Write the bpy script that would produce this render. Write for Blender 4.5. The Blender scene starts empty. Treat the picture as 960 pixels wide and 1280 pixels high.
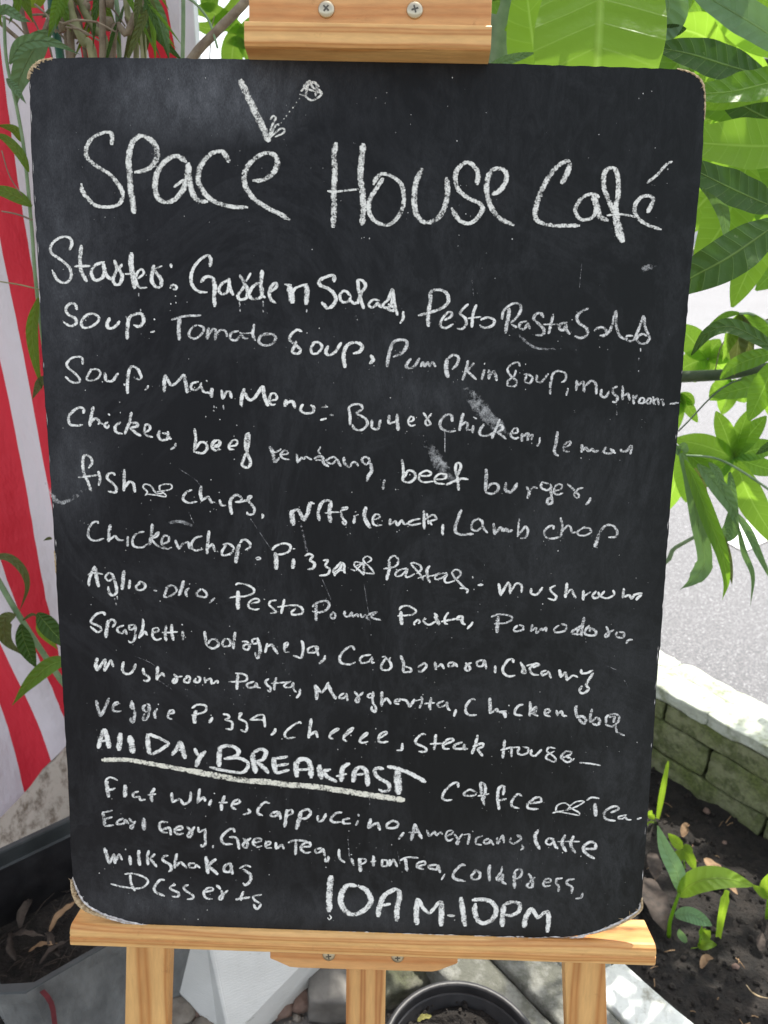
import bpy, math, random
from mathutils import Vector, Matrix, noise

random.seed(7)
S = bpy.context.scene
COL = S.collection
RAD = math.radians

# ------------------------------------------------------------------ camera
FPX = 962.0
LEAN = RAD(14)
_a = Vector((.999535, .027034, -.014104)).normalized()
_b = Vector((-.0186, .98692, .16011)); _b = (_b - _a * _a.dot(_b)).normalized()
_n = -_a.cross(_b)
BX = Vector((1, 0, 0)); BV = Vector((0, -math.sin(LEAN), -math.cos(LEAN))); BN = Vector((0, -math.cos(LEAN), math.sin(LEAN)))
Wb = Matrix((BX, -BV, BN)).transposed()
RC = Wb @ Matrix((_a, -_b, _n))
CAM = Vector((0, 0, 1.29))
T0 = CAM + RC @ Vector((-.3152333, -.4039924, .68254425))     # top-left corner of the board
cam_d = bpy.data.cameras.new('camera'); cam = bpy.data.objects.new('camera', cam_d); COL.objects.link(cam)
cam_d.sensor_fit = 'VERTICAL'; cam_d.sensor_height = 36; cam_d.lens = 36 * FPX / 1280
cam_d.clip_start = .02; cam_d.clip_end = 500
cam_d.dof.use_dof = True; cam_d.dof.focus_distance = .76; cam_d.dof.aperture_fstop = 9
Mc = (RC @ Matrix(((1, 0, 0), (0, -1, 0), (0, 0, -1)))).to_4x4(); Mc.translation = CAM
cam.matrix_world = Mc
S.camera = cam

def ray(x, y): return RC @ Vector(((x - 480) / FPX, (y - 640) / FPX, 1))
def at_z(x, y, z): d = ray(x, y); return CAM + d * ((z - CAM.z) / d.z)
def at_y(x, y, Y): d = ray(x, y); return CAM + d * (Y / d.y)
def uv_of(x, y, w=0.0):
    d = ray(x, y); k = (w - (CAM - T0).dot(BN)) / d.dot(BN); p = CAM + d * k - T0
    return p.dot(BX), p.dot(BV)

# ------------------------------------------------------------------ light
W = bpy.data.worlds.new('World'); S.world = W; W.use_nodes = True
wt = W.node_tree; sky = wt.nodes.new('ShaderNodeTexSky'); sky.sky_type = 'NISHITA'; sky.sun_disc = False
SUN_EL, SUN_AZ = RAD(62), RAD(22)
sky.sun_elevation = SUN_EL; sky.sun_rotation = SUN_AZ; sky.air_density = 1.0; sky.dust_density = 3.0; sky.ozone_density = 1
hz = wt.nodes.new('ShaderNodeHueSaturation'); hz.inputs['Saturation'].default_value = .38      # hazy, whitish tropical sky
wt.links.new(sky.outputs[0], hz.inputs['Color']); wt.links.new(hz.outputs[0], wt.nodes['Background'].inputs[0]); wt.nodes['Background'].inputs[1].default_value = .15
sd = bpy.data.lights.new('sun', 'SUN'); sd.energy = 2.8; sd.angle = RAD(.5); sd.color = (1, .95, .87)
so = bpy.data.objects.new('sun', sd); COL.objects.link(so); so.location = (1, 3, 6)
sv = Vector((math.cos(SUN_EL) * math.sin(SUN_AZ), math.cos(SUN_EL) * math.cos(SUN_AZ), math.sin(SUN_EL)))
so.rotation_euler = sv.to_track_quat('Z', 'Y').to_euler()
S.view_settings.view_transform = 'Standard'; S.view_settings.look = 'None'; S.view_settings.gamma = 1
S.view_settings.exposure = 1.27

# ------------------------------------------------------------------ materials
def mat(name):
    m = bpy.data.materials.new(name); m.use_nodes = True
    nt = m.node_tree; return m, nt, nt.nodes['Principled BSDF']
def N(nt, t, **k):
    n = nt.nodes.new(t)
    for a, v in k.items():
        if a.startswith('i_'): n.inputs[a[2:].replace('_', ' ')].default_value = v
        else: setattr(n, a, v)
    return n
def coords(nt, kind='Object', scale=(1, 1, 1), loc=(0, 0, 0), rot=(0, 0, 0)):
    tc = N(nt, 'ShaderNodeTexCoord'); mp = N(nt, 'ShaderNodeMapping')
    mp.inputs['Scale'].default_value = scale; mp.inputs['Location'].default_value = loc; mp.inputs['Rotation'].default_value = rot
    nt.links.new(tc.outputs[kind], mp.inputs[0]); return mp.outputs[0]
def noise_n(nt, vec, scale, detail=4, rough=.55, dist=0):
    n = N(nt, 'ShaderNodeTexNoise'); n.inputs['Scale'].default_value = scale; n.inputs['Detail'].default_value = detail
    n.inputs['Roughness'].default_value = rough; n.inputs['Distortion'].default_value = dist
    if vec is not None: nt.links.new(vec, n.inputs['Vector'])
    return n.outputs['Fac']
def ramp(nt, fac, stops):
    r = N(nt, 'ShaderNodeValToRGB'); e = r.color_ramp.elements
    while len(e) < len(stops): e.new(.5)
    for i, (p, c) in enumerate(stops):
        e[i].position = p; e[i].color = (c, c, c, 1) if isinstance(c, (int, float)) else (*c, 1)
    nt.links.new(fac, r.inputs[0]); return r.outputs[0]
def mixc(nt, fac, a, b, mode='MIX'):
    m = N(nt, 'ShaderNodeMix'); m.data_type = 'RGBA'; m.blend_type = mode
    for s, v in ((m.inputs['Factor'], fac), (m.inputs[6], a), (m.inputs[7], b)):
        if isinstance(v, (int, float)): s.default_value = v
        elif isinstance(v, tuple): s.default_value = (*v, 1)
        else: nt.links.new(v, s)
    return m.outputs[2]
def math_n(nt, op, a, b=None, clamp=False):
    m = N(nt, 'ShaderNodeMath', operation=op, use_clamp=clamp)
    for s, v in zip(m.inputs, (a, b)):
        if v is None: continue
        if isinstance(v, (int, float)): s.default_value = v
        else: nt.links.new(v, s)
    return m.outputs[0]
def bump(nt, bs, h, dist, strength=1):
    b = N(nt, 'ShaderNodeBump'); b.inputs['Distance'].default_value = dist; b.inputs['Strength'].default_value = strength
    nt.links.new(h, b.inputs['Height']); nt.links.new(b.outputs[0], bs.inputs['Normal'])

def simple(name, c1, c2, scale=20, rough=.7, bd=.001, kind='Object', stretch=(1, 1, 1), detail=6):
    m, nt, bs = mat(name); v = coords(nt, kind, stretch)
    f = noise_n(nt, v, scale, detail)
    nt.links.new(ramp(nt, f, [(.3, c1), (.7, c2)]), bs.inputs['Base Color'])
    bs.inputs['Roughness'].default_value = rough
    if bd: bump(nt, bs, noise_n(nt, v, scale * 3, detail), bd)
    return m

def wood(name, c_dark, c_light, grain='x', seed=0.0, freq=9.0):
    m, nt, bs = mat(name)
    sc = {'x': (.18, 1, 1), 'y': (1, .12, 1), 'z': (1, 1, .15)}[grain]
    v = coords(nt, 'Object', sc, (seed, seed * .7, seed * 1.3))
    d = noise_n(nt, v, 14, 3, .5)
    va = N(nt, 'ShaderNodeVectorMath', operation='MULTIPLY_ADD')
    nt.links.new(v, va.inputs[0]); va.inputs[1].default_value = (1, 1, 1)
    cb = N(nt, 'ShaderNodeCombineXYZ'); k = math_n(nt, 'MULTIPLY', d, .02 if grain == 'x' else .035)
    for i in range(3): nt.links.new(k, cb.inputs[i])
    nt.links.new(cb.outputs[0], va.inputs[2])
    w = N(nt, 'ShaderNodeTexWave', wave_type='BANDS', bands_direction={'x': 'Y', 'y': 'X', 'z': 'X'}[grain], wave_profile='SIN')
    w.inputs['Scale'].default_value = freq; w.inputs['Distortion'].default_value = 1.1 if grain == 'x' else 2.0; w.inputs['Detail'].default_value = 3
    w.inputs['Detail Scale'].default_value = 1.5
    nt.links.new(va.outputs[0], w.inputs['Vector'])
    fine = noise_n(nt, v, 260, 4, .6)
    col = ramp(nt, w.outputs['Fac'], [(.0, c_light), (.5, tuple(a * .8 + b * .2 for a, b in zip(c_light, c_dark))), (.86, c_dark), (1.0, tuple(a * .4 + b * .6 for a, b in zip(c_light, c_dark)))])
    col = mixc(nt, .35, col, ramp(nt, fine, [(.35, .55), (.7, 1.0)]), 'MULTIPLY')
    big = noise_n(nt, coords(nt, 'Object', (1, 1, 1), (seed, 3, 1)), 6, 3)
    col = mixc(nt, .5, col, ramp(nt, big, [(.35, (.8, .76, .7)), (.65, (1, 1, 1))]), 'MULTIPLY')
    nt.links.new(col, bs.inputs['Base Color']); bs.inputs['Roughness'].default_value = .48
    grime = ramp(nt, noise_n(nt, coords(nt, 'Object', (1, 1, 1), (seed, 1, 9)), 38, 7, .75), [(.60, (1, 1, 1)), (.76, (.62, .55, .47))])
    col = mixc(nt, .8, col, grime, 'MULTIPLY')
    nt.links.new(col, bs.inputs['Base Color'])
    bump(nt, bs, math_n(nt, 'ADD', fine, w.outputs['Fac']), .0005)
    return m
PD, PL = (.56, .24, .062), (.84, .50, .185)
M = {}
M['wood_x'] = wood('pine_across', PD, PL, 'x', .3, 26)
M['wood_x2'] = wood('pine_across_orange', (.64, .27, .08), (.80, .43, .16), 'x', 1.9, 12)
M['wood_y'] = wood('pine_along', PD, PL, 'y', .9, 11)
M['wood_y2'] = wood('pine_along_orange', (.50, .20, .055), (.80, .46, .17), 'y', 2.45, 16)

# blackboard
m, nt, bs = mat('blackboard_paint'); M['board'] = m
vo = coords(nt, 'Object')
streak = noise_n(nt, coords(nt, 'Object', (9, 3.2, 1), rot=(0, 0, .12)), 9, 9, .8, 1.2)
cloud = noise_n(nt, coords(nt, 'Object', (1, .7, 1)), 7, 5, .6, .5)
fine = noise_n(nt, coords(nt, 'Object', (3, 1, 1)), 420, 4, .7)
dust = math_n(nt, 'MULTIPLY', ramp(nt, streak, [(.42, .0), (.8, 1.0)]), ramp(nt, cloud, [(.4, .05), (.75, 1.0)]))
def patch(px, py, rx, ry, soft=1.0):
    u, v = uv_of(px, py); sub = N(nt, 'ShaderNodeVectorMath', operation='SUBTRACT'); nt.links.new(vo, sub.inputs[0]); sub.inputs[1].default_value = (u, -v, 0)
    mul = N(nt, 'ShaderNodeVectorMath', operation='MULTIPLY'); nt.links.new(sub.outputs[0], mul.inputs[0]); mul.inputs[1].default_value = (1 / rx, 1 / ry, 0)
    ln = N(nt, 'ShaderNodeVectorMath', operation='LENGTH'); nt.links.new(mul.outputs[0], ln.inputs[0])
    return math_n(nt, 'MULTIPLY', math_n(nt, 'SUBTRACT', 1, ln.outputs['Value'], True), soft)
pt = None
for a in ((255, 115, .12, .05, 2.0), (170, 150, .11, .12, .35), (62, 200, .05, .2, .5), (100, 330, .06, .1, .4), (70, 420, .05, .2, .45),
          (95, 590, .04, .07, .8), (470, 470, .12, .08, .35), (560, 500, .1, .04, .3), (700, 690, .09, .1, .35), (640, 880, .1, .05, .3),
          (300, 860, .15, .07, .22), (650, 1090, .12, .07, .5), (420, 1140, .3, .03, .6), (160, 1130, .1, .05, .5), (780, 850, .05, .3, .3)):
    q = patch(*a); pt = q if pt is None else math_n(nt, 'ADD', pt, q)
mottle = noise_n(nt, coords(nt, 'Object', (1.6, .9, 1)), 40, 6, .7)
pt = math_n(nt, 'MULTIPLY', pt, ramp(nt, mottle, [(.3, .35), (.7, 1.0)]))
dust = math_n(nt, 'ADD', math_n(nt, 'ADD', math_n(nt, 'MULTIPLY', dust, .045), math_n(nt, 'MULTIPLY', ramp(nt, noise_n(nt, coords(nt, 'Object', (1, .8, 1), (5, 2, 0)), 4.2, 7, .7, 1.8), [(.48, 0.0), (.56, 1.0), (.60, .15), (.8, .3)]), .014)), math_n(nt, 'MULTIPLY', math_n(nt, 'MULTIPLY', pt, ramp(nt, streak, [(.3, .45), (.7, 1.0)])), .125))
dust = math_n(nt, 'MULTIPLY', dust, ramp(nt, fine, [(.3, .5), (.7, 1.3)]), True)
side = N(nt, 'ShaderNodeSeparateXYZ'); nt.links.new(vo, side.inputs[0])
basec = mixc(nt, math_n(nt, 'DIVIDE', side.outputs[0], .6, True), (.0042, .0042, .0060), (.0060, .0074, .0070))
nt.links.new(mixc(nt, dust, basec, (.62, .65, .7)), bs.inputs['Base Color'])
bs.inputs['Roughness'].default_value = .5; bs.inputs['Specular IOR Level'].default_value = .2
bump(nt, bs, fine, .00012)

def chalk(name, lo, hi, col, edge=1.0, gscale=900, ends=False):
    m, nt, bs = mat(name)
    g = noise_n(nt, coords(nt, 'Object'), gscale, 3, .75)
    g2 = noise_n(nt, coords(nt, 'Object', (1, 1, 1), (3, 1, 2)), 130, 3, .6)
    tc = N(nt, 'ShaderNodeTexCoord'); sp = N(nt, 'ShaderNodeSeparateXYZ'); nt.links.new(tc.outputs['UV'], sp.inputs[0])
    ed = math_n(nt, 'ABSOLUTE', math_n(nt, 'SUBTRACT', math_n(nt, 'MULTIPLY', sp.outputs[0], 2), 1))
    ed = math_n(nt, 'POWER', ed, 4)
    cov = math_n(nt, 'ADD', g, math_n(nt, 'MULTIPLY', math_n(nt, 'SUBTRACT', g2, .5), .8))
    cov = math_n(nt, 'SUBTRACT', cov, math_n(nt, 'MULTIPLY', ed, .22 * edge))
    if ends: cov = math_n(nt, 'SUBTRACT', cov, math_n(nt, 'MULTIPLY', math_n(nt, 'POWER', math_n(nt, 'ABSOLUTE', math_n(nt, 'SUBTRACT', math_n(nt, 'MULTIPLY', sp.outputs[1], 2), 1)), 2), .35))
    al = ramp(nt, cov, [(lo, 0.0), (hi, 1.0)])
    bs.inputs['Base Color'].default_value = (*col, 1); bs.inputs['Roughness'].default_value = .95; bs.inputs['Specular IOR Level'].default_value = .1
    nt.links.new(al, bs.inputs['Alpha']); return m
M['chalk'] = chalk('chalk', .24, .52, (.86, .86, .81), 1.4)
M['chalk_mid'] = chalk('chalk_lighter_pressure', .26, .56, (.84, .84, .80), 1.5)
M['chalk_soft'] = chalk('chalk_light_pressure', .29, .62, (.80, .80, .77), 1.5)
M['chalk_big'] = chalk('chalk_rough', .27, .56, (.82, .82, .76), 1.3, 700)
M['chalk_cream'] = chalk('chalk_cream', .24, .52, (.80, .78, .66), 1, 700)
M['chalk_thin'] = chalk('chalk_faint', .38, .68, (.7, .7, .68))
M['scratch'] = chalk('chalk_scratch', .42, 1.1, (.6, .6, .6), .4, 500)
M['smear'] = chalk('chalk_smear', .30, 3.2, (.7, .71, .7), 2.6, 240, True)

def leaf_mat(name, c1, c2, trans, tfac=.5, rough=.42, rib=(.25, .38, .10), vein=1.0):
    m, nt, bs = mat(name)
    tc = N(nt, 'ShaderNodeTexCoord'); sp = N(nt, 'ShaderNodeSeparateXYZ'); nt.links.new(tc.outputs['UV'], sp.inputs[0])
    x = math_n(nt, 'ABSOLUTE', math_n(nt, 'SUBTRACT', sp.outputs[0], .5))
    mid = math_n(nt, 'SUBTRACT', 1, math_n(nt, 'MULTIPLY', x, 26), True)
    ph = math_n(nt, 'ADD', math_n(nt, 'MULTIPLY', sp.outputs[1], 62), math_n(nt, 'MULTIPLY', x, -11))
    sv_ = math_n(nt, 'SINE', ph)
    ve = math_n(nt, 'MULTIPLY', math_n(nt, 'POWER', math_n(nt, 'MULTIPLY_ADD', sv_, .5), 14, True), .0)
    ve = N(nt, 'ShaderNodeMath', operation='MULTIPLY_ADD'); nt.links.new(sv_, ve.inputs[0]); ve.inputs[1].default_value = .5; ve.inputs[2].default_value = .5
    ve = math_n(nt, 'MULTIPLY', math_n(nt, 'POWER', ve.outputs[0], 55), .30 * vein)
    vv = math_n(nt, 'MAXIMUM', mid, ve)
    oi = N(nt, 'ShaderNodeObjectInfo')
    f = noise_n(nt, coords(nt, 'Object'), 22, 4)
    f = math_n(nt, 'ADD', math_n(nt, 'MULTIPLY', f, .6), math_n(nt, 'MULTIPLY', oi.outputs['Random'], .5), True)
    base = ramp(nt, f, [(.2, c1), (.8, c2)])
    speck = ramp(nt, noise_n(nt, coords(nt, 'Object'), 150, 5, .7), [(.64, 0.0), (.74, .75)])
    base = mixc(nt, speck, base, (.25, .3, .16))
    nt.links.new(mixc(nt, math_n(nt, 'MULTIPLY', vv, .75), base, rib), bs.inputs['Base Color'])
    bs.inputs['Roughness'].default_value = rough; bs.inputs['Specular IOR Level'].default_value = .3
    tr = N(nt, 'ShaderNodeBsdfTranslucent')
    tcol = mixc(nt, math_n(nt, 'MULTIPLY', vv, .5), mixc(nt, math_n(nt, 'MULTIPLY', f, .5), trans, tuple(c * .6 for c in trans)), tuple(min(1, c * 1.5 + .1) for c in trans))
    nt.links.new(tcol, tr.inputs['Color'])
    mx = N(nt, 'ShaderNodeMixShader'); mx.inputs[0].default_value = tfac
    nt.links.new(bs.outputs[0], mx.inputs[1]); nt.links.new(tr.outputs[0], mx.inputs[2])
    nt.links.new(mx.outputs[0], nt.nodes['Material Output'].inputs['Surface'])
    b = N(nt, 'ShaderNodeBump'); b.inputs['Distance'].default_value = .0015; nt.links.new(math_n(nt, 'ADD', vv, math_n(nt, 'ADD', math_n(nt, 'MULTIPLY', sv_, .35), math_n(nt, 'MULTIPLY', noise_n(nt, coords(nt, 'Object'), 60, 3), 1.2))), b.inputs['Height'])
    nt.links.new(b.outputs[0], bs.inputs['Normal'])
    return m
M['leaf_lime'] = leaf_mat('young_backlit_leaf', (.10, .20, .02), (.16, .28, .03), (.38, .66, .06), .62)  # young lime tone with the backlit look put into the colour
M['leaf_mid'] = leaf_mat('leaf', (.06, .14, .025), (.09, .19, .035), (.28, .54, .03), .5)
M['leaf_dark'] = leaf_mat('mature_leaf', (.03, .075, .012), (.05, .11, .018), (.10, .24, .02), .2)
M['leaf_grey'] = leaf_mat('greyish_leaf', (.10, .19, .085), (.15, .26, .13), (.2, .36, .08), .3, .42, (.16, .25, .1), .4)
M['leaf_olive'] = leaf_mat('olive_leaf', (.08, .11, .03), (.11, .14, .05), (.20, .24, .05), .3, .5, (.2, .22, .1), .3)
M['leaf_sprout'] = leaf_mat('sprout_leaf', (.16, .30, .03), (.26, .42, .05), (.48, .74, .05), .5, .4, (.3, .45, .1), .3)
M['leaf_blue'] = leaf_mat('bluish_leaf', (.15, .28, .13), (.19, .34, .17), (.3, .5, .15), .3, .5, (.25, .35, .2), .3)
M['leaf_yellow'] = leaf_mat('yellowed_leaf', (.34, .32, .10), (.42, .40, .16), (.4, .38, .1), .3, .6, (.4, .38, .2), .2)
M['dead'] = simple('dead_leaf', (.018, .013, .010), (.070, .052, .04), 60, .8, .001)
M['dead_tan'] = simple('dry_leaf', (.14, .08, .04), (.34, .22, .12), 50, .8, .001)
M['stem_green'] = simple('green_bark', (.13, .22, .10), (.24, .34, .18), 40, .6, .0006)
M['branch'] = simple('branch_bark', (.03, .06, .025), (.07, .10, .05), 50, .6, .001)
M['stem_brown'] = simple('dry_stem', (.13, .09, .06), (.30, .25, .17), 60, .75, .001)
M['stem_cane'] = simple('cane', (.16, .17, .07), (.32, .31, .16), 40, .6, .0005)
M['stake'] = simple('green_stake', (.02, .10, .06), (.03, .15, .09), 30, .4, 0)
M['soil'] = simple('soil', (.006, .0055, .005), (.026, .021, .017), 45, .95, .006, detail=10)
M['clod'] = simple('soil_clod', (.007, .006, .0055), (.036, .029, .023), 80, .95, .002)
M['ground'] = simple('rough_concrete', (.10, .095, .085), (.26, .245, .22), 14, .9, .003, detail=9)
M['rock'] = simple('rock', (.16, .13, .10), (.36, .33, .28), 30, .85, .003, detail=8)
M['rock_red'] = simple('reddish_rock', (.14, .08, .06), (.28, .2, .16), 30, .85, .003)
M['fibre'] = simple('torn_fibreboard', (.30, .20, .10), (.68, .54, .34), 300, .95, .001)
M['board_side'] = simple('board_side', (.10, .10, .11), (.32, .33, .36), 60, .8, 0)
M['white_frp'] = simple('white_pot', (.62, .64, .60), (.78, .80, .75), 40, .6, .0012, stretch=(1, 1, 6))
M['black_plastic'] = simple('black_plastic', (.010, .010, .011), (.032, .031, .032), 30, .45, .0004)
M['planter_dark'] = simple('planter_plastic', (.018, .021, .021), (.055, .062, .062), 14, .55, .0005)
M['planter_grey'] = simple('dusty_planter', (.10, .105, .105), (.24, .25, .245), 16, .6, .005, stretch=(1.6, 1.6, .7), detail=9)
M['tape'] = simple('red_tape', (.10, .012, .018), (.20, .03, .04), 40, .5, 0)
M['metal'], nt, bs = mat('zinc_screw'); bs.inputs['Metallic'].default_value = 1; bs.inputs['Roughness'].default_value = .3; bs.inputs['Base Color'].default_value = (.55, .49, .36, 1)
M['metal_dark'], nt, bs = mat('screw_recess'); bs.inputs['Metallic'].default_value = .6; bs.inputs['Roughness'].default_value = .6; bs.inputs['Base Color'].default_value = (.12, .11, .09, 1)

def stone_mat(name, white, moss, stainc=(.20, .20, .16), mossc=(.10, .14, .035), wlo=.42, mlo=.5):
    m, nt, bs = mat(name); v = coords(nt, 'Object')
    f = noise_n(nt, v, 26, 9, .7); g = noise_n(nt, v, 9, 6, .6)
    c = mixc(nt, ramp(nt, f, [(wlo, 0.0), (wlo + .14, 1.0)]), stainc, white)
    if moss: c = mixc(nt, ramp(nt, g, [(mlo - .12, moss), (mlo + .2, .2)]), c, mixc(nt, ramp(nt, noise_n(nt, v, 150, 5, .7), [(.35, 0.0), (.65, 1.0)]), tuple(x * .35 for x in mossc), mossc))
    nt.links.new(c, bs.inputs['Base Color']); bs.inputs['Roughness'].default_value = .92
    bump(nt, bs, noise_n(nt, v, 60, 8, .7), .004); return m
M['cope'] = stone_mat('whitewashed_coping', (.66, .69, .63), .45, (.30, .32, .24), (.30, .36, .18), .38, .56)
M['brick'] = stone_mat('mossy_block', (.28, .285, .18), .85, (.08, .085, .05), (.18, .23, .06), .42, .5)
M['kerb_white'] = stone_mat('sunlit_chipped_whitewashed_stone', (.70, .73, .68), .0, (.34, .34, .28), wlo=.30)  # worn whitewash, its white also standing for the sunlit part of the kerb
M['kerb_grey'] = stone_mat('shaded_weathered_kerb', (.27, .27, .245), .2, (.13, .13, .11), (.12, .13, .07), .45)  # grey tone carries the shade lying on the near kerb stones
M['mortar'] = simple('dark_joint', (.015, .016, .012), (.05, .05, .04), 40, .95, .003)
M['slab'] = stone_mat('beige_stone', (.50, .44, .36), .1, (.18, .14, .10), (.10, .08, .06), .37)

m, nt, bs = mat('asphalt'); M['road'] = m
v = coords(nt, 'Object'); f = noise_n(nt, v, 160, 4, .8); g = noise_n(nt, v, .9, 4)
c = ramp(nt, f, [(.35, (.09, .09, .094)), (.55, (.165, .165, .172)), (.68, (.50, .50, .51))])
c = mixc(nt, .4, c, ramp(nt, g, [(.3, .65), (.7, 1.0)]), 'MULTIPLY')
nt.links.new(c, bs.inputs['Base Color']); bs.inputs['Roughness'].default_value = .6; bump(nt, bs, f, .003)
M['roadline'] = simple('road_paint', (.62, .62, .6), (.8, .8, .78), 120, .7, .001)

# flag: stripes are flat print on the cloth, across its UV
m, nt, bs = mat('striped_cloth'); M['flag'] = m
tc = N(nt, 'ShaderNodeTexCoord'); sp = N(nt, 'ShaderNodeSeparateXYZ'); nt.links.new(tc.outputs['UV'], sp.inputs[0])
st = math_n(nt, 'GREATER_THAN', math_n(nt, 'FRACT', math_n(nt, 'ADD', sp.outputs[0], 20)), .5)
nt.links.new(mixc(nt, st, (.56, .03, .05), (.64, .59, .62)), bs.inputs['Base Color'])
bs.inputs['Roughness'].default_value = .7
tr = N(nt, 'ShaderNodeBsdfTranslucent'); nt.links.new(mixc(nt, st, (.8, .02, .04), (.8, .76, .8)), tr.inputs[0])
mx = N(nt, 'ShaderNodeMixShader'); mx.inputs[0].default_value = .25
nt.links.new(bs.outputs[0], mx.inputs[1]); nt.links.new(tr.outputs[0], mx.inputs[2]); nt.links.new(mx.outputs[0], nt.nodes['Material Output'].inputs[0])
bump(nt, bs, noise_n(nt, coords(nt, 'Object', (1, 1, .5)), 9, 5), .03)

# ------------------------------------------------------------------ mesh helpers
def mesh(name, verts, faces, material, uvs=None, smooth=False):
    me = bpy.data.meshes.new(name); me.from_pydata([tuple(v) for v in verts], [], faces); me.update()
    if material: me.materials.append(material)
    if uvs is not None:
        ul = me.uv_layers.new(name='UVMap')
        for l in me.loops: ul.data[l.index].uv = uvs[l.vertex_index]
    if smooth:
        for p in me.polygons: p.use_smooth = True
    return me
def link(name, me, parent=None, loc=None, mtx=None):
    o = bpy.data.objects.new(name, me); COL.objects.link(o)
    if parent: o.parent = parent
    if mtx is not None: o.matrix_basis = mtx
    elif loc is not None: o.location = loc
    return o
def tag(o, label=None, cat=None, group=None, kind=None):
    for k, v in (('label', label), ('category', cat), ('group', group), ('kind', kind)):
        if v: o[k] = v
    return o
def thing(name, loc, label, cat, group=None):
    return tag(link(name, None, None, loc), label, cat, group)
class MB:
    def __init__(s): s.v = []; s.f = []; s.uv = []
    def add(s, vs, fs, uv=None):
        b = len(s.v); s.v += [Vector(x) for x in vs]; s.f += [tuple(i + b for i in f) for f in fs]
        s.uv += (uv if uv else [(0, 0)] * len(vs)); return s
    def box(s, x0, x1, y0, y1, z0, z1):
        return s.add([(x0, y0, z0), (x1, y0, z0), (x1, y1, z0), (x0, y1, z0), (x0, y0, z1), (x1, y0, z1), (x1, y1, z1), (x0, y1, z1)],
              [(3, 2, 1, 0), (4, 5, 6, 7), (0, 1, 5, 4), (1, 2, 6, 5), (2, 3, 7, 6), (3, 0, 4, 7)])
    def tube(s, pts, r, n=8, cap=True):
        pts = [Vector(p) for p in pts]; rr = r if isinstance(r, (list, tuple)) else [r] * len(pts)
        vs = []; fs = []; up = None
        for i, p in enumerate(pts):
            t = (pts[min(i + 1, len(pts) - 1)] - pts[max(i - 1, 0)]).normalized()
            if up is None: up = t.orthogonal().normalized()
            up = (up - t * up.dot(t)).normalized(); q = t.cross(up)
            for k in range(n):
                a = 2 * math.pi * k / n; vs.append(p + (up * math.cos(a) + q * math.sin(a)) * rr[i])
        for i in range(len(pts) - 1):
            for k in range(n): fs.append((i * n + k, i * n + (k + 1) % n, (i + 1) * n + (k + 1) % n, (i + 1) * n + k))
        if cap: fs.append(tuple(range(n))[::-1]); fs.append(tuple((len(pts) - 1) * n + k for k in range(n)))
        return s.add(vs, fs)
    def make(s, name, material, parent=None, origin=None, mtx=None, smooth=False, bevel=0, uv=False):
        o0 = Vector(origin) if origin is not None else Vector((0, 0, 0))
        me = mesh(name, [v - o0 for v in s.v], s.f, material, s.uv if uv else None, smooth)
        loc = o0 - (parent.location if parent else Vector((0, 0, 0))) if origin is not None else None
        o = link(name, me, parent, loc, mtx)
        if bevel:
            b = o.modifiers.new('bevel', 'BEVEL'); b.width = bevel; b.segments = 3; b.limit_method = 'ANGLE'
        return o
def spline(pts, n=6):
    P = [Vector(p) for p in pts]
    if len(P) < 3: return [P[0].lerp(P[1], i / n) for i in range(n + 1)] if len(P) == 2 else P
    E = [P[0] * 2 - P[1]] + P + [P[-1] * 2 - P[-2]]; out = []
    for i in range(1, len(E) - 2):
        a, b, c, d = E[i - 1:i + 3]
        for k in range(n):
            t = k / n; out.append(.5 * ((2 * b) + (c - a) * t + (2 * a - 5 * b + 4 * c - d) * t * t + (3 * b - a - 3 * c + d) * t ** 3))
    out.append(P[-1]); return out
def rough_block(name, corners, material, parent, amp=.004, cuts=5, seed=0, origin=None):
    """corners: 8 points like MB.box; each face subdivided and roughened"""
    c = [Vector(x) for x in corners]; mb = MB()
    idx = {}
    vs = []; fs = []
    def P(a, b, cc):
        w = []
        for (i, j, k), q in zip(((0, 0, 0), (1, 0, 0), (1, 1, 0), (0, 1, 0), (0, 0, 1), (1, 0, 1), (1, 1, 1), (0, 1, 1)), c):
            w.append(q * ((a if i else 1 - a) * (b if j else 1 - b) * (cc if k else 1 - cc)))
        return sum(w, Vector((0, 0, 0)))
    ctr = sum(c, Vector((0, 0, 0))) / 8
    n = cuts
    def vid(i, j, k):
        if (i, j, k) not in idx:
            p = P(i / n, j / n, k / n); d = (p - ctr)
            ext = [t in (0, n) for t in (i, j, k)].count(True)
            q = p + (noise.noise_vector(p * 22 + Vector((seed, 0, 0))) + noise.noise_vector(p * 60) * .6) * amp + noise.noise_vector(p * 170) * amp * .5 - d.normalized() * amp * (ext - 1) * .55
            idx[(i, j, k)] = len(vs); vs.append(q)
        return idx[(i, j, k)]
    for a in range(n):
        for b in range(n):
            fs.append((vid(a, b, 0), vid(a, b + 1, 0), vid(a + 1, b + 1, 0), vid(a + 1, b, 0)))
            fs.append((vid(a, b, n), vid(a + 1, b, n), vid(a + 1, b + 1, n), vid(a, b + 1, n)))
            fs.append((vid(a, 0, b), vid(a + 1, 0, b), vid(a + 1, 0, b + 1), vid(a, 0, b + 1)))
            fs.append((vid(a, n, b), vid(a, n, b + 1), vid(a + 1, n, b + 1), vid(a + 1, n, b)))
            fs.append((vid(0, a, b), vid(0, a, b + 1), vid(0, a + 1, b + 1), vid(0, a + 1, b)))
            fs.append((vid(n, a, b), vid(n, a + 1, b), vid(n, a + 1, b + 1), vid(n, a, b + 1)))
    mb.add(vs, fs)
    return mb.make(name, material, parent, origin if origin is not None else ctr, smooth=True)

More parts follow.
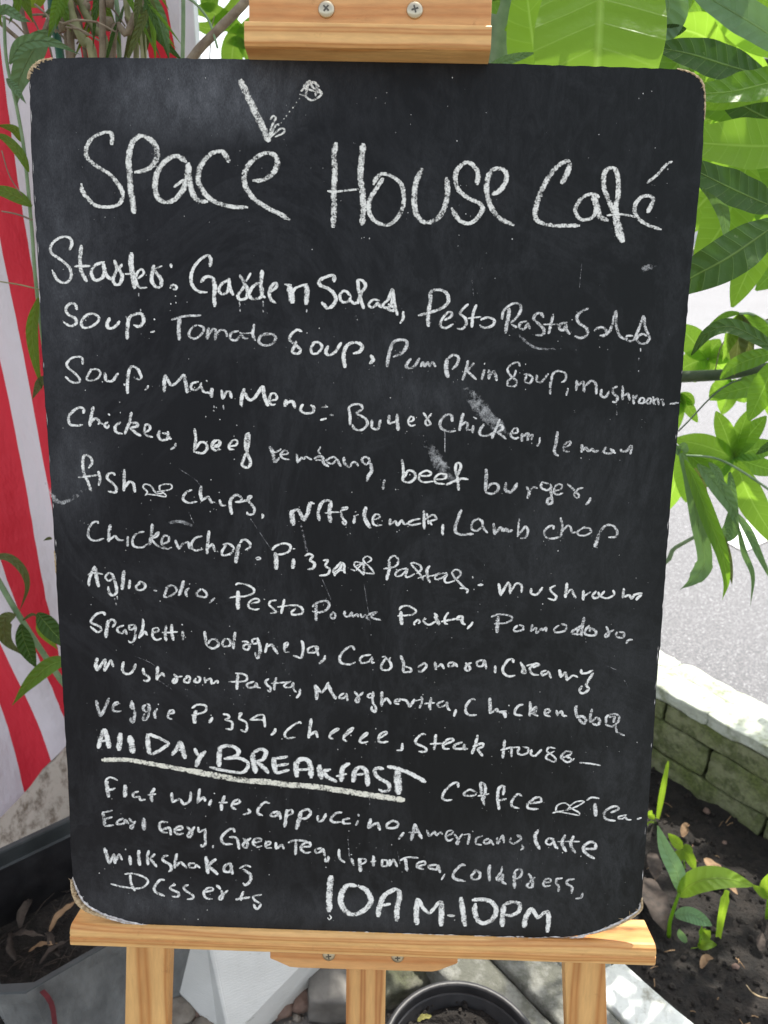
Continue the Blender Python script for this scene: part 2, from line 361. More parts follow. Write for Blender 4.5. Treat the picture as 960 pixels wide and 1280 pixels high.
# ------------------------------------------------------------------ the setting
gl = []
def sheet(name, pts, z, material):
    o = link(name, mesh(name, [(p[0], p[1], z) for p in pts], [tuple(range(len(pts)))], material)); return tag(o, kind='structure')
sheet('ground', [(-150, -60), (150, -60), (150, 250), (-150, 250)], -.012, M['ground'])
WD = Vector((.64, -.768, 0)).normalized(); WP = Vector((.768, .64, 0)).normalized()   # along and across the bed
WO = at_z(823, 858, .25); WO.z = 0                                                     # inner edge of the far wall
def bed(s, t, z=0.0): p = WO + WD * s + WP * t; p.z = z; return p                       # s along, t across (+ away from viewer)
a, b = bed(-6, .12), bed(5, .12)
sheet('road', [a, b, (b.x + 120, b.y + 60), (160, 200), (-60, 200), (a.x - 30, a.y + 40)], -.004, M['road'])
l0, l1 = at_z(930, 690, 0), at_z(1100, 610, 0); ld = (l1 - l0).normalized(); lp = Vector((-ld.y, ld.x, 0)) * .16
sheet('road_marking', [l0, l0 + ld * 4, l0 + ld * 4 + lp, l0 + lp * 1.0 + ld * .05], .0005, M['roadline'])
tag(bpy.data.objects['road_marking'], kind='structure')

# far wall of the bed: coping blocks above two courses of mossy blocks
wall = thing('planter_wall', bed(0, .06), 'low block wall with whitewashed top and mossy green inner face beside the road', 'wall')
core = MB(); q = [bed(-2.6, .022), bed(1.3, .022), bed(1.3, .115), bed(-2.6, .115)]
core.add([(p.x, p.y, -.01) for p in q] + [(p.x, p.y, .205) for p in q], [(3, 2, 1, 0), (4, 5, 6, 7), (0, 1, 5, 4), (1, 2, 6, 5), (2, 3, 7, 6), (3, 0, 4, 7)])
core.make('mortar', M['mortar'], wall, bed(0, .06))
sj1 = (at_z(842, 880, .2) - WO).dot(WD); sj2 = (at_z(907, 960, .1) - WO).dot(WD)
def blk(s0, s1, t0, t1, z0, z1, material, name, par, amp, seed, g=.005):
    c = [bed(s0 + g, t0, z0), bed(s1 - g, t0, z0), bed(s1 - g, t1, z0), bed(s0 + g, t1, z0), bed(s0 + g, t0, z1), bed(s1 - g, t0, z1), bed(s1 - g, t1, z1), bed(s0 + g, t1, z1)]
    o = rough_block(name, c, material, par, amp, 14, seed); return o
k = 0
for row, (z0, z1, j) in enumerate(((.085, .165, sj2 - .02), (.169, .212, sj1), (-.01, .080, sj1 - .02))):
    s = j - .28 * 7
    while s < 1.1:
        if row < 1 or row == 2: blk(s, s + .28, .0 + random.uniform(0, .004), .06, z0, z1, M['brick'], 'block', wall, .0035, k, .0035)
        k += 1; s += .28
s = sj1 - .28 * 7
while s < 1.1:
    blk(s, s + .28, .0, .06, .171, .218, M['brick'], 'block', wall, .003, k, .0035)
    blk(s + .1, s + .38, -.004, .075, .221, .252, M['cope'], 'coping_block', wall, .005, k + 50, -.0005)
    blk(s - .05, s + .23, .080, .140, .20, .245, M['cope'], 'coping_block', wall, .005, k + 90, -.0005); k += 1; s += .28

# soil bed with clods
def soil_z(x, y): return .028 + .012 * noise.noise(Vector((x * 6, y * 6, 0))) + .010 * noise.noise(Vector((x * 25, y * 25, 3))) + .006 * noise.noise(Vector((x * 60, y * 60, 7)))
vs = []; fs = []; nx, ny = 150, 46
for i in range(nx + 1):
    for j in range(ny + 1):
        p = bed(-2.3 + 3.3 * i / nx, -.66 + .69 * j / ny); p.z = soil_z(p.x, p.y) + .004 * noise.noise(p * 70) + .003 * noise.noise(p * 160); vs.append(p)
for i in range(nx):
    for j in range(ny): a = i * (ny + 1) + j; fs.append((a, a + ny + 1, a + ny + 2, a + 1))
tag(link('soil_bed', mesh('soil_bed', vs, fs, M['soil'], smooth=True)), kind='structure')
ico_v = [(0, 0, 1), (.894, 0, .447), (.276, .851, .447), (-.724, .526, .447), (-.724, -.526, .447), (.276, -.851, .447),
         (.724, .526, -.447), (-.276, .851, -.447), (-.894, 0, -.447), (-.276, -.851, -.447), (.724, -.526, -.447), (0, 0, -1)]
ico_f = [(0, 1, 2), (0, 2, 3), (0, 3, 4), (0, 4, 5), (0, 5, 1), (1, 6, 2), (2, 7, 3), (3, 8, 4), (4, 9, 5), (5, 10, 1),
         (6, 7, 2), (7, 8, 3), (8, 9, 4), (9, 10, 5), (10, 6, 1), (11, 7, 6), (11, 8, 7), (11, 9, 8), (11, 10, 9), (11, 6, 10)]
rnd = random.Random(3)
mb = MB()
for i in range(5200):
    p = bed(rnd.uniform(-.35, .75), rnd.uniform(-.62, .0)); r = .0012 + .006 * rnd.random() ** 5; p.z = soil_z(p.x, p.y) + r * .4
    mb.add([p + Vector(v) * r * rnd.uniform(.6, 1.3) for v in ico_v], ico_f)
tag(mb.make('soil_crumbs', M['clod'], smooth=False), kind='stuff', label='dark crumbs of soil over the planting bed', cat='soil')
mb = MB()
for i in range(110):   # fine straw and root bits
    p = bed(rnd.uniform(-.2, .7), rnd.uniform(-.6, -.02)); p.z = soil_z(p.x, p.y) + .006; a = rnd.uniform(0, 6.28); L = rnd.uniform(.004, .022)
    d = Vector((math.cos(a), math.sin(a), rnd.uniform(-.1, .3))) * L
    mb.tube([p - d / 2, p + Vector((0, 0, .002)), p + d / 2], .0005 + .0006 * rnd.random(), 4)
tag(mb.make('plant_litter', M['dead_tan']), kind='stuff', label='bits of straw and root scattered on the soil', cat='litter')

# near kerb of the bed
KT = -(at_z(823, 858, .25) - at_z(790, 1211, .12)).dot(WP)
kerb = thing('kerb', bed(.3, KT - .1), 'stone kerb on the near side of the planting bed, whitewashed where sunlit and toned grey where shaded', 'kerb')
lines = [KT, KT - .085, KT - .165, KT - .25]
for li, (t1, t0) in enumerate(zip(lines[:-1], lines[1:])):
    s = -.75 + (.13, .33, .22)[li]
    while s < 1.0:
        L = .46
        c = [bed(s, t0 + .004, -.01), bed(s + L - .006, t0 + .004, -.01), bed(s + L - .006, t1, -.01), bed(s, t1, -.01)]
        zt = .12 - (.0, .004, .012)[li]
        c += [Vector((p.x, p.y, zt)) for p in c]
        rough_block('kerb_stone', c, M['kerb_white'] if li == 0 else M['kerb_grey'], kerb, .005 if li == 0 else .003, 9, li * 7 + s)
        s += L

# ------------------------------------------------------------------ easel
BM = Matrix((BX, -BV, BN)).transposed().to_4x4()
def board_mtx(base):
    m = BM.copy(); m.translation = T0 - base; return m
def B(u, v, w=0.0): return T0 + BX * u + BV * v + BN * w          # world
def lp(px, py, w): u, v = uv_of(px, py, w); return (u, -v)        # local x, y on the plane at height w
EB = Vector((B(.3, .9).x, B(.3, .9).y - .12, 0))
easel = thing('easel', EB, 'pale pine wooden easel holding up the chalkboard', 'easel')
EM = board_mtx(EB)
def prism(poly, w0, w1, name, material, bevel=.0015, parent=None, mtx=None):
    n = len(poly); mb = MB()
    mb.add([(x, y, w0) for x, y in poly] + [(x, y, w1) for x, y in poly],
           [tuple(range(n))[::-1], tuple(range(n, 2 * n))] + [(i, (i + 1) % n, (i + 1) % n + n, i + n) for i in range(n)])
    # make sure front winding is outward
    o = mb.make(name, material, parent or easel, mtx=mtx or EM, bevel=bevel)
    import bmesh
    bm = bmesh.new(); bm.from_mesh(o.data); bmesh.ops.recalc_face_normals(bm, faces=bm.faces); bm.to_mesh(o.data); bm.free()
    return o
LV = .8512                                              # v of the ledge top
lx0 = lp(88.5, 1170, .004)[0]; lx1 = lp(819.5, 1190, .004)[0]
# ledge profile in (v, w): rounded nose on the top front edge, shallow groove, square below
prof = [(0, -.034), (0, .0012), (.0008, .0035), (.003, .0058), (.0065, .0072), (.010, .0074), (.0112, .0062), (.0126, .0062), (.0138, .0078), (.0208, .0078), (.0226, .006), (.0226, -.034)]
vs = []; fs = []; n = len(prof); xs = [lx0, lx0 + .001] + [lx0 + (lx1 - lx0) * i / 24 for i in range(1, 24)] + [lx1 - .001, lx1]
for i, x in enumerate(xs):
    for (v, w) in prof:
        sh = .0012 if i in (0, len(xs) - 1) else 0
        vs.append((x, -(LV + v + (sh if v < .01 else -sh)), w - (sh if w > 0 else -sh)))
for i in range(len(xs) - 1):
    for k in range(n): fs.append((i * n + k, (i + 1) * n + k, (i + 1) * n + (k + 1) % n, i * n + (k + 1) % n))
fs += [tuple(range(n)), tuple((len(xs) - 1) * n + k for k in range(n))[::-1]]
link('ledge', mesh('ledge', vs, fs, M['wood_x']), easel, mtx=EM)
# bracket under the ledge
poly = [lp(337, 1185, -.034), lp(337.5, 1199, -.034), lp(343, 1201, -.034), lp(362, 1209.5, -.034), lp(372, 1210.5, -.034), lp(540, 1215.5, -.034), lp(548, 1214, -.034), lp(572, 1205, -.034), lp(572.5, 1192, -.034)]
poly = [(x, y) for x, y in poly]; poly[0] = (poly[0][0], -LV - .002); poly[-1] = (poly[-1][0], -LV - .002)
prism(poly, -.0525, -.0345, 'bracket', M['wood_x2'], .0012)
# legs
def leg(name, xa, xb, y0, xc, xd, y1, w, th, material, vtop, xtop=None, dz=0.0):
    a, b = lp(xa, y0, w), lp(xb, y0, w); c, d = lp(xc, y1, w), lp(xd, y1, w)
    wd = ((b[0] - a[0]) + (d[0] - c[0])) / 2; x0 = (a[0] + b[0]) / 2; x1 = (c[0] + d[0]) / 2; k = (x1 - x0) / (c[1] - a[1])
    vb = -(EB.z - T0.z - w * BN.z) / math.cos(LEAN) + 0
    vbot = (T0.z + w * BN.z) / math.cos(LEAN)
    def X(y): return x0 + k * (y - a[1])
    yt = -vtop; yb = -vbot
    poly = [(X(yt) - wd / 2, yt), (X(yb) - wd / 2, yb), (X(yb) + wd / 2, yb), (X(yt) + wd / 2, yt)]
    return prism(poly, w - th, w, name, material, .0015)
leg('leg', 158, 212, 1185, 155.5, 210, 1280, -.0345, .019, M['wood_y'], .02)
leg('leg', 706, 757, 1205, 708, 759.5, 1280, -.0345, .019, M['wood_y'], .02)
leg('centre_post', 433, 482, 1215, 432, 481.5, 1280, -.053, .02, M['wood_y2'], -.35)
# rear strut
rs = MB(); p0 = B(.3, .05, -.09); rs.add([(p0.x - .018, p0.y, p0.z), (p0.x + .018, p0.y, p0.z), (p0.x + .018, p0.y + .02, p0.z), (p0.x - .018, p0.y + .02, p0.z),
   (p0.x - .018, 1.25, 0), (p0.x + .018, 1.25, 0), (p0.x + .018, 1.27, 0), (p0.x - .018, 1.27, 0)], [(0, 1, 2, 3), (7, 6, 5, 4), (0, 4, 5, 1), (1, 5, 6, 2), (2, 6, 7, 3), (3, 7, 4, 0)])
rs.make('rear_leg', M['wood_y'], easel, p0)
# top clamp: plate with screws and a nosed lip in front of the board top
w1 = .026
a = lp(304, 26, w1); b = lp(616, 31, w1); c = lp(305, 56, w1)
yt, yb = (a[1] + b[1]) / 2, c[1] - .001
vs = []; fs = []
prof = [(yt, -.002), (yt, w1 - .0012), (yt - .0012, w1), (yb + .0035, w1), (yb + .0008, w1 - .0018), (yb, w1 - .005), (yb - .0005, .0022), (yb - .0005, -.002)]
n = len(prof); xs = [a[0] + (b[0] - a[0]) * i / 12 for i in range(13)]
for i, x in enumerate(xs):
    for (y, w) in prof: vs.append((x + (.0008 if i == 0 and w > .02 else 0) - (.0008 if i == 12 and w > .02 else 0), y, w))
for i in range(12):
    for k in range(n): fs.append((i * n + k, i * n + (k + 1) % n, (i + 1) * n + (k + 1) % n, (i + 1) * n + k))
fs += [tuple(range(n))[::-1], tuple(12 * n + k for k in range(n))]
lip = link('clamp_lip', mesh('clamp_lip', vs, fs, M['wood_x']), easel, mtx=EM)
pa = lp(311, 22, .021); pb = lp(614, 26, .021)
plate = prism([(pa[0], yt - .002), (pb[0], yt - .002), (pb[0], yt + .09), (pa[0], yt + .09)], -.012, .021, 'clamp_plate', M['wood_x2'], .0012)
def screw(px, py, w, r):
    x, y = lp(px, py, w); mb = MB(); n = 28; vs = []; fs = []
    for rr, h in ((r, 0), (r, .0006), (r * .9, .0016), (r * .62, .0026), (r * .3, .0029)):
        for k in range(n): vs.append((x + rr * math.cos(k * 6.2832 / n), y + rr * math.sin(k * 6.2832 / n), w + h))
    for i in range(4):
        for k in range(n): fs.append((i * n + k, i * n + (k + 1) % n, (i + 1) * n + (k + 1) % n, (i + 1) * n + k))
    fs.append(tuple(4 * n + k for k in range(n))); mb.add(vs, fs)
    o = mb.make('screw', M['metal'], easel, mtx=EM, smooth=True)
    c = MB(); t = r * .10; L = r * .42; an = random.uniform(0, 1)
    for q in (an, an + math.pi / 2):
        ex, ey = math.cos(q), math.sin(q)
        c.add([(x + ex * i * L - ey * j * t, y + ey * i * L + ex * j * t, w + h) for h in (.0026, .0031 + .0001 * (q != an)) for (i, j) in ((-1, -1), (1, -1), (1, 1), (-1, 1))],
              [(4, 5, 6, 7), (0, 1, 5, 4), (1, 2, 6, 5), (2, 3, 7, 6), (3, 0, 4, 7)])
    c.make('screw_slot', M['metal_dark'], o)
    return o
screw(408, 12, .021, .0071); screw(518.5, 13, .021, .0071)
screw(411, 1193.5, -.0345, .0072); screw(497, 1195.5, -.0345, .0072)

# ------------------------------------------------------------------ chalkboard
CB = B(.3, .85); 
board = thing('chalkboard', CB, 'black chalkboard menu covered in white handwriting, standing on the easel', 'chalkboard')
CM = board_mtx(CB)
outline = [(60, 73.2), (75, 72), (100, 71.7), (207, 72.7), (310, 74), (430, 75.7), (612, 79), (744, 83.0), (815, 85.2), (847, 86.6), (860, 90), (870, 95.5), (876.5, 102), (880, 112), (881, 128), (880.3, 150),
  (878.5, 190), (871.5, 265), (865.8, 315), (860, 380), (852.8, 465), (846, 555), (840, 605), (833.7, 690), (827.5, 777), (820.5, 857), (818.5, 897), (811, 999), (806, 1070), (803, 1112), (801.5, 1131), (797, 1140),
  (781, 1151), (760, 1161), (735, 1168), (700, 1172), (640, 1171.8), (560, 1170.4), (500, 1167.8), (385, 1164.5), (260, 1160), (195, 1157), (173, 1156), (157, 1152.5), (134, 1146), (117, 1138), (103, 1127), (95, 1114), (91.5, 1098),
  (88.3, 1060), (85, 970), (81, 905), (77, 840), (72.5, 760), (69, 700), (65.8, 640), (60, 555), (54.3, 475), (48.6, 350), (42.3, 250), (39.5, 200), (37.6, 130), (37, 100), (39.5, 88), (46, 79)]
jr = random.Random(5)
pl = [lp(x, y, 0) for x, y in outline]
fine = []
for i, p in enumerate(pl):
    q = pl[(i + 1) % len(pl)]; d = math.dist(p, q); k = max(1, int(d / .006))
    for j in range(k):
        t = j / k; fine.append((p[0] + (q[0] - p[0]) * t + jr.gauss(0, .00018), p[1] + (q[1] - p[1]) * t + jr.gauss(0, .00018)))
TH = .0045
n = len(fine)
ff = [tuple(range(n))[::-1]]
vs = [(x, y, 0) for x, y in fine] + [(x, y, -TH) for x, y in fine]
me = mesh('panel', vs, [tuple(range(n)), tuple(range(n, 2 * n))[::-1]] + [(i, i + n, (i + 1) % n + n, (i + 1) % n) for i in range(n)], M['board'])
me.materials.append(M['board_side'])
import bmesh
bm = bmesh.new(); bm.from_mesh(me); bmesh.ops.recalc_face_normals(bm, faces=bm.faces)
for f in bm.faces:
    if abs(f.normal.z) < .5: f.material_index = 1
bm.to_mesh(me); bm.free()
link('panel', me, board, mtx=CM)
M['paper'] = simple('worn_paper', (.35, .33, .32), (.8, .78, .75), 200, .95, .0005)
def torn(name, pts, wide, material, seed, amp=1.0, lift=0.0):
    """ragged, delaminated band of fibre along a polyline of photo points (just outside the outline)"""
    r = random.Random(seed); P = spline([(lp(x, y, 0)[0], lp(x, y, 0)[1], 0) for x, y in pts], 16); mb = MB(); m_ = len(P)
    rings = []
    for i, p in enumerate(P):
        t = (P[min(i + 1, m_ - 1)] - P[max(i - 1, 0)]).normalized(); q = Vector((t.y, -t.x, 0))
        e = math.sin(math.pi * (i + .5) / m_) ** .5; lo = noise.noise(Vector((i * .23, seed * 7, 0)))
        k = wide * e * max(.12, .62 + .9 * lo + .5 * r.uniform(-.5, .5)); kin = .0004 + .0016 * e * abs(noise.noise(Vector((i * .4, seed * 3, 5))))
        z1 = lift + .0003 + .0005 * r.random()
        rings.append([p - q * kin + Vector((0, 0, .00025 + lift)), p + q * k * .2 + Vector((0, 0, z1)), p + q * k * .6 + Vector((0, 0, z1 * .5 - .0003)), p + q * k + Vector((0, 0, -.0012 - .002 * r.random())), p + q * k * .6 + Vector((0, 0, -TH * .9)), p + Vector((0, 0, -TH - .0003))])
    vs = [v for g in rings for v in g]; fs = []
    for i in range(m_ - 1):
        for k in range(5): fs.append((i * 6 + k, i * 6 + k + 1, (i + 1) * 6 + k + 1, (i + 1) * 6 + k))
    mb.add(vs, fs)
    for i in range(int(m_ * .5 * amp)):      # loose fibres
        g = r.choice(rings); s0 = g[2]; d = (g[3] - g[1])
        if d.length < 1e-5: continue
        d = (d.normalized() + Vector((r.gauss(0, .9), r.gauss(0, .9), r.gauss(0, .4)))).normalized() * r.uniform(.0015, .006) * amp
        mb.tube([s0, s0 + d * .5 + Vector((0, 0, .0005)), s0 + d], [.0003, .0002, .0001], 3)
    return mb.make(name, material, board, mtx=CM)
torn('torn_edge', [(66, 72.6), (50, 76), (40, 84), (35.5, 92), (34.5, 99)][::-1], .0050, M['fibre'], 1)
torn('torn_edge', [(846, 86), (860, 89), (871, 95), (877.5, 102), (880.5, 112), (881.5, 130), (880.5, 150)], .0026, M['fibre'], 2, .3)
torn('torn_edge', [(803, 1122), (802, 1137), (787, 1149), (762, 1161), (738, 1168)], .0085, M['fibre'], 3)
torn('paper_tear', [(800, 1128), (797, 1138), (778, 1150), (752, 1162), (722, 1170)], .0012, M['paper'], 13, .3, .0006)
torn('torn_edge', [(172, 1156), (134, 1148), (112, 1141), (97, 1131), (90, 1116), (88.5, 1100)], .0075, M['fibre'], 4)
torn('paper_tear', [(185, 1157), (150, 1149), (122, 1139), (106, 1128), (97, 1113), (91, 1096)], .0022, M['paper'], 14, .6, .0007)
torn('torn_edge', [(68.2, 688), (68.8, 700), (70, 716)][::-1], .0018, M['fibre'], 6, .3)
# white worn paper along the bottom and side edges
def chips(name, pts, count, seed, ww=.0009):
    r = random.Random(seed); P = spline([(*lp(x, y, 0), 0) for x, y in pts], 30); mb = MB()
    for i in range(count):
        j = r.randrange(len(P) - 2); t = (P[j + 1] - P[j]).normalized(); q = Vector((t.y, -t.x, 0)); c = P[j] + q * r.uniform(-.0016, .0003) + Vector((0, 0, .0004 + .0000015 * i))
        L = r.uniform(.001, .007); h = r.uniform(.0002, ww)
        mb.add([c - t * L, c - q * h, c + t * L, c + q * h * r.random()], [(0, 1, 2, 3)])
    o = mb.make(name, M['paper'], board, mtx=CM); return o
chips('worn_edge', [(130, 1146), (170, 1156), (260, 1160), (385, 1164.5), (500, 1167.5), (560, 1170), (700, 1172), (740, 1167), (790, 1146)], 260, 3)
chips('worn_edge', [(803, 1112), (811, 999), (820.5, 857), (833.7, 690), (852.8, 465), (878, 190)], 12, 4, .0004)
chips('worn_edge', [(38, 90), (39.5, 200), (48.6, 350), (54, 475), (66, 640), (69, 705)], 16, 5, .0005)


# ------------------------------------------------------------------ flag cloth
FY = 1.31
TAB = [(-2400, -5.584), (85, 0), (250, .5), (490, 1), (677, 1.5), (790, 2), (912, 2.5), (1010, 3), (1500, 5.5)]
KT_ = [(-2400, 6), (85, 6), (250, 6), (490, 4.7), (677, 2.8), (790, 2.75), (912, 3), (1500, 3)]
def tab(T, x):
    for (x0, y0), (x1, y1) in zip(T, T[1:]):
        if x <= x1: return y0 + (y1 - y0) * (x - x0) / (x1 - x0)
    return T[-1][1]
vs = []; uv = []; fs = []; nx, ny = 60, 90
for i in range(nx + 1):
    for j in range(ny + 1):
        px = -260 + (226 + 260) * i / nx; py = -300 + (1090 + 300) * j / ny
        y0 = py
        for _ in range(40): y0 += .4 * (py - px * tab(KT_, y0) - y0)
        p = at_y(px, py, FY - .03); p.y += .016 * math.sin(p.x * 31 + p.z * 5) + .030 * noise.noise(Vector((p.x * 4, p.z * 2.5, 1)))
        vs.append(p); uv.append((tab(TAB, y0), py * .002))
for i in range(nx):
    for j in range(ny): a = i * (ny + 1) + j; fs.append((a, a + ny + 1, a + ny + 2, a + 1))
o = link('striped_flag', mesh('striped_flag', vs, fs, M['flag'], uv, True))
tag(o, 'large red and white striped cloth hanging behind the plants on the left', 'flag')
# pale post beside the cloth
mb = MB(); p0 = at_y(234, 40, 1.9); mb.box(p0.x - .022, p0.x + .022, 1.88, 1.92, -.02, 2.6)
M['post'] = simple('pale_paint', (.62, .66, .66), (.75, .78, .78), 10, .5, 0)
tag(mb.make('post', M['post'], None, (p0.x, 1.9, 0), bevel=.003), 'slim pale square post right of the striped cloth', 'post')

# ------------------------------------------------------------------ stone slab, planter box, pots
c = []
top = [at_y(92, 897, 1.235), at_y(-60, 1088, 1.17)]
A, Bq = top
c = [Vector((Bq.x - .05, Bq.y - .10, 0)), Vector((A.x + .16, A.y - .12, 0)), Vector((A.x + .25, A.y + .02, 0)), Vector((Bq.x - .1, Bq.y + .06, 0)),
     Vector((Bq.x + .02, Bq.y - .02, Bq.z - .02)), Vector((A.x + .14, A.y - .07, A.z - .04)), Vector((A.x + .06, A.y + .02, A.z + .03)), Vector((Bq.x, Bq.y + .02, Bq.z))]
o = rough_block('stone_slab', c, M['slab'], None, .006, 10, 3); tag(o, 'big pale beige stone leaning behind the dark planter box', 'stone')

def plan(px, py, z): p = at_z(px, py, z); return Vector((p.x, p.y, 0))
RZ = .25
Cc = plan(30, 1243, RZ); e1 = (plan(130, 1185, RZ) - Cc).normalized(); f1 = Vector((-e1.y, e1.x, 0))
wid = (plan(60, 1031, RZ) - Cc).dot(f1)
def PB(s, t, z): p = Cc + e1 * s + f1 * t; return Vector((p.x, p.y, z))
planter = thing('planter_box', PB(.2, wid / 2, 0), 'large dark rectangular planter box with cut corners, full of dry leaves', 'planter')
def ring(off, z, Lx=.46):
    o = off; ch = .035
    pts = [(0, -.0), (Lx, 0), (Lx + ch, ch), (Lx + ch, wid - ch), (Lx, wid), (-ch, wid), (-.03 - ch, wid - ch), (-.03 - ch, ch)]
    pts[0] = (0, 0); pts[6] = (-ch * 1.9, wid - ch); pts[7] = (-ch * 1.2, ch * .9); pts[5] = (-.02, wid)
    cx, cy = Lx / 2, wid / 2; out = []
    for s, t in pts:
        d = Vector((s - cx, t - cy)); k = 1 - o / d.length * 1.2; out.append(PB(cx + d.x * k, cy + d.y * k, z))
    return out
def loft(rings, name, material, parent, closed_bottom=False, smooth=False):
    n = len(rings[0]); mb = MB(); vs = [p for r_ in rings for p in r_]; fs = []
    for i in range(len(rings) - 1):
        for k in range(n): fs.append((i * n + k, i * n + (k + 1) % n, (i + 1) * n + (k + 1) % n, (i + 1) * n + k))
    if closed_bottom: fs.append(tuple(range(n))[::-1])
    mb.add(vs, fs); return mb.make(name, material, parent, parent.location if parent else None, smooth=smooth)
loft([ring(.03, .0), ring(.012, RZ - .03), ring(.006, RZ - .028), ring(.002, RZ - .002)], 'outer_wall', M['planter_grey'], planter, True)
loft([ring(.002, RZ - .002), ring(.004, RZ), ring(.016, RZ - .001), ring(.018, RZ - .004), ring(.020, RZ - .03), ring(.024, RZ - .034)], 'rim', M['planter_dark'], planter)
loft([ring(.024, RZ - .034), ring(.045, .03)], 'inner_wall', M['black_plastic'], planter)  # black colour stands for the deep shade inside the planter
vs = []; fs = []; nn = 26
for i in range(nn + 1):
    for j in range(nn + 1):
        p = PB(-.03 + .49 * i / nn, .02 + (wid - .04) * j / nn, 0); p.z = .10 + .02 * noise.noise(p * 9) + .008 * noise.noise(p * 40); vs.append(p)
for i in range(nn):
    for j in range(nn): a = i * (nn + 1) + j; fs.append((a, a + nn + 1, a + nn + 2, a + 1))
MB().add(vs, fs).make('soil_fill', M['soil'], planter, planter.location, smooth=True)
# red tape running down the near wall
t0 = at_z(50, 1236, .235); mb = MB(); P = []
for i in range(14):
    z = .247 - i * .018; s = (Vector((t0.x, t0.y, 0)) - Cc).dot(e1) + .004 * math.sin(i * .8) + .002 * i; P.append((s, z))
w_ = .0034; vs = []
for s, z in P:
    t = .0105 + .0 * z - .002 + (.25 - z) * .075
    for q in (-w_, w_): vs.append(PB(s + q, t - .016, z))
mb.add(vs, [(2 * i, 2 * i + 1, 2 * i + 3, 2 * i + 2) for i in range(13)]); mb.make('red_tape', M['tape'], planter, planter.location)

def blade(mb, pts, hw, fold=.25, twist=None, nrm=None, prof=None, n=7, wave=0.0, cols=4):
    """leaf along 3D centreline pts. hw half width; fold V angle; nrm face normal hint"""
    P = spline(pts, n); m_ = len(P); vs = []; uv = []; fs = []
    for i, p in enumerate(P):
        t = (P[min(i + 1, m_ - 1)] - P[max(i - 1, 0)]).normalized()
        nn_ = Vector(nrm) if nrm is not None else (CAM - p).normalized()
        q = t.cross(nn_)
        if q.length < 1e-4: q = t.orthogonal()
        q.normalize(); up = q.cross(t).normalized(); s = i / (m_ - 1)
        if twist: q, up = q * math.cos(twist * s) + up * math.sin(twist * s), up * math.cos(twist * s) - q * math.sin(twist * s)
        w = hw * (prof(s) if prof else max(.03, math.sin(math.pi * min(1, s * .97 + .03) ** .85)) ** .75)
        for k in range(cols + 1):
            x = k / cols * 2 - 1
            dz = abs(x) * w * fold + wave * w * math.sin(s * 22 + (2 if x > 0 else 0)) * abs(x) ** 2
            vs.append(p + q * (x * w) + up * dz); uv.append((k / cols, s))
    c1 = cols + 1
    for i in range(m_ - 1):
        for k in range(cols): fs.append((i * c1 + k, i * c1 + k + 1, (i + 1) * c1 + k + 1, (i + 1) * c1 + k))
    mb.add(vs, fs, uv)
def lf(name, px_pts, hwpx, Y, material, parent, fold=.2, wave=.05, prof=None, tilt=(0, 0, 0), twist=None, cols=4):
    """leaf whose midrib passes the photo points; Y one depth or one per point"""
    Ys = Y if isinstance(Y, (list, tuple)) else [Y] * len(px_pts)
    pts = [at_y(x, y, yy) for (x, y), yy in zip(px_pts, Ys)]
    dep = sum(((p - CAM).dot(RC @ Vector((0, 0, 1)))) for p in pts) / len(pts)
    mid = pts[len(pts) // 2]; nr = (CAM - mid).normalized() + Vector(tilt)
    mb = MB(); blade(mb, pts, hwpx / FPX * dep, fold, twist, nr, prof, wave=wave, cols=cols)
    return mb.make(name, M[material], parent, pts[0], smooth=True, uv=True)

# dry leaves lying in the planter box
dl = random.Random(9)
def dry_leaf(p, ang, L, hw, material, label, group, curl=.3, parent=None, name='dry_leaf'):
    d = Vector((math.cos(ang), math.sin(ang), 0)); s = Vector((-d.y, d.x, 0))
    pts = [p, p + d * L * .35 + Vector((0, 0, L * curl * .5)) + s * L * .05, p + d * L * .7 + Vector((0, 0, L * curl * .7)) - s * L * .04, p + d * L + Vector((0, 0, L * curl * .2))]
    mb = MB(); blade(mb, pts, hw, .5, dl.uniform(-.6, .6), (dl.uniform(-.3, .3), dl.uniform(-.3, .3), 1), wave=.25)
    return tag(mb.make(name, M[material], parent, p, smooth=True, uv=True), label, 'leaf' if label else None, group)
for x, y, a, L, hw, mt, lab in ((62, 1165, 1.2, .09, .009, 'dead_tan', 'curled orange-brown dry leaf in the middle of the dark planter box'), (36, 1190, .3, .07, .008, 'dead_tan', 'small tan dry leaf near the front rim of the dark planter box'),
     (20, 1200, 2.2, .08, .010, 'dead', 'dull brown dry leaf in the front corner of the dark planter box'), (50, 1205, .9, .08, .008, 'dead', 'dull brown dry leaf close to the red tape in the planter box'),
     (8, 1175, .1, .09, .011, 'dead', 'brown dry leaf at the left edge of the planter box'), (75, 1195, 2.4, .08, .009, 'dead', 'brown dry leaf beside the easel ledge in the planter box'), (25, 1160, 1.7, .08, .012, 'dead', 'dark brown dry leaf far back in the planter box')):
    dry_leaf(at_z(x, y, .125), a, L * .7, hw * .62, mt, lab, 'dry leaves in the planter box', .25)
mb = MB()
for i in range(150):
    p = PB(dl.uniform(-.02, .3), dl.uniform(.03, wid - .04), .118); a = dl.uniform(0, 6.28); L = dl.uniform(.01, .05)
    d = Vector((math.cos(a), math.sin(a), dl.uniform(-.1, .3))) * L; mb.tube([p, p + d * .5 + Vector((0, 0, .004)), p + d], [.0008, .0006, .0003], 4)
tag(mb.make('planter_litter', M['dead']), kind='stuff', label='tangle of dry stalks in the planter box', cat='litter')

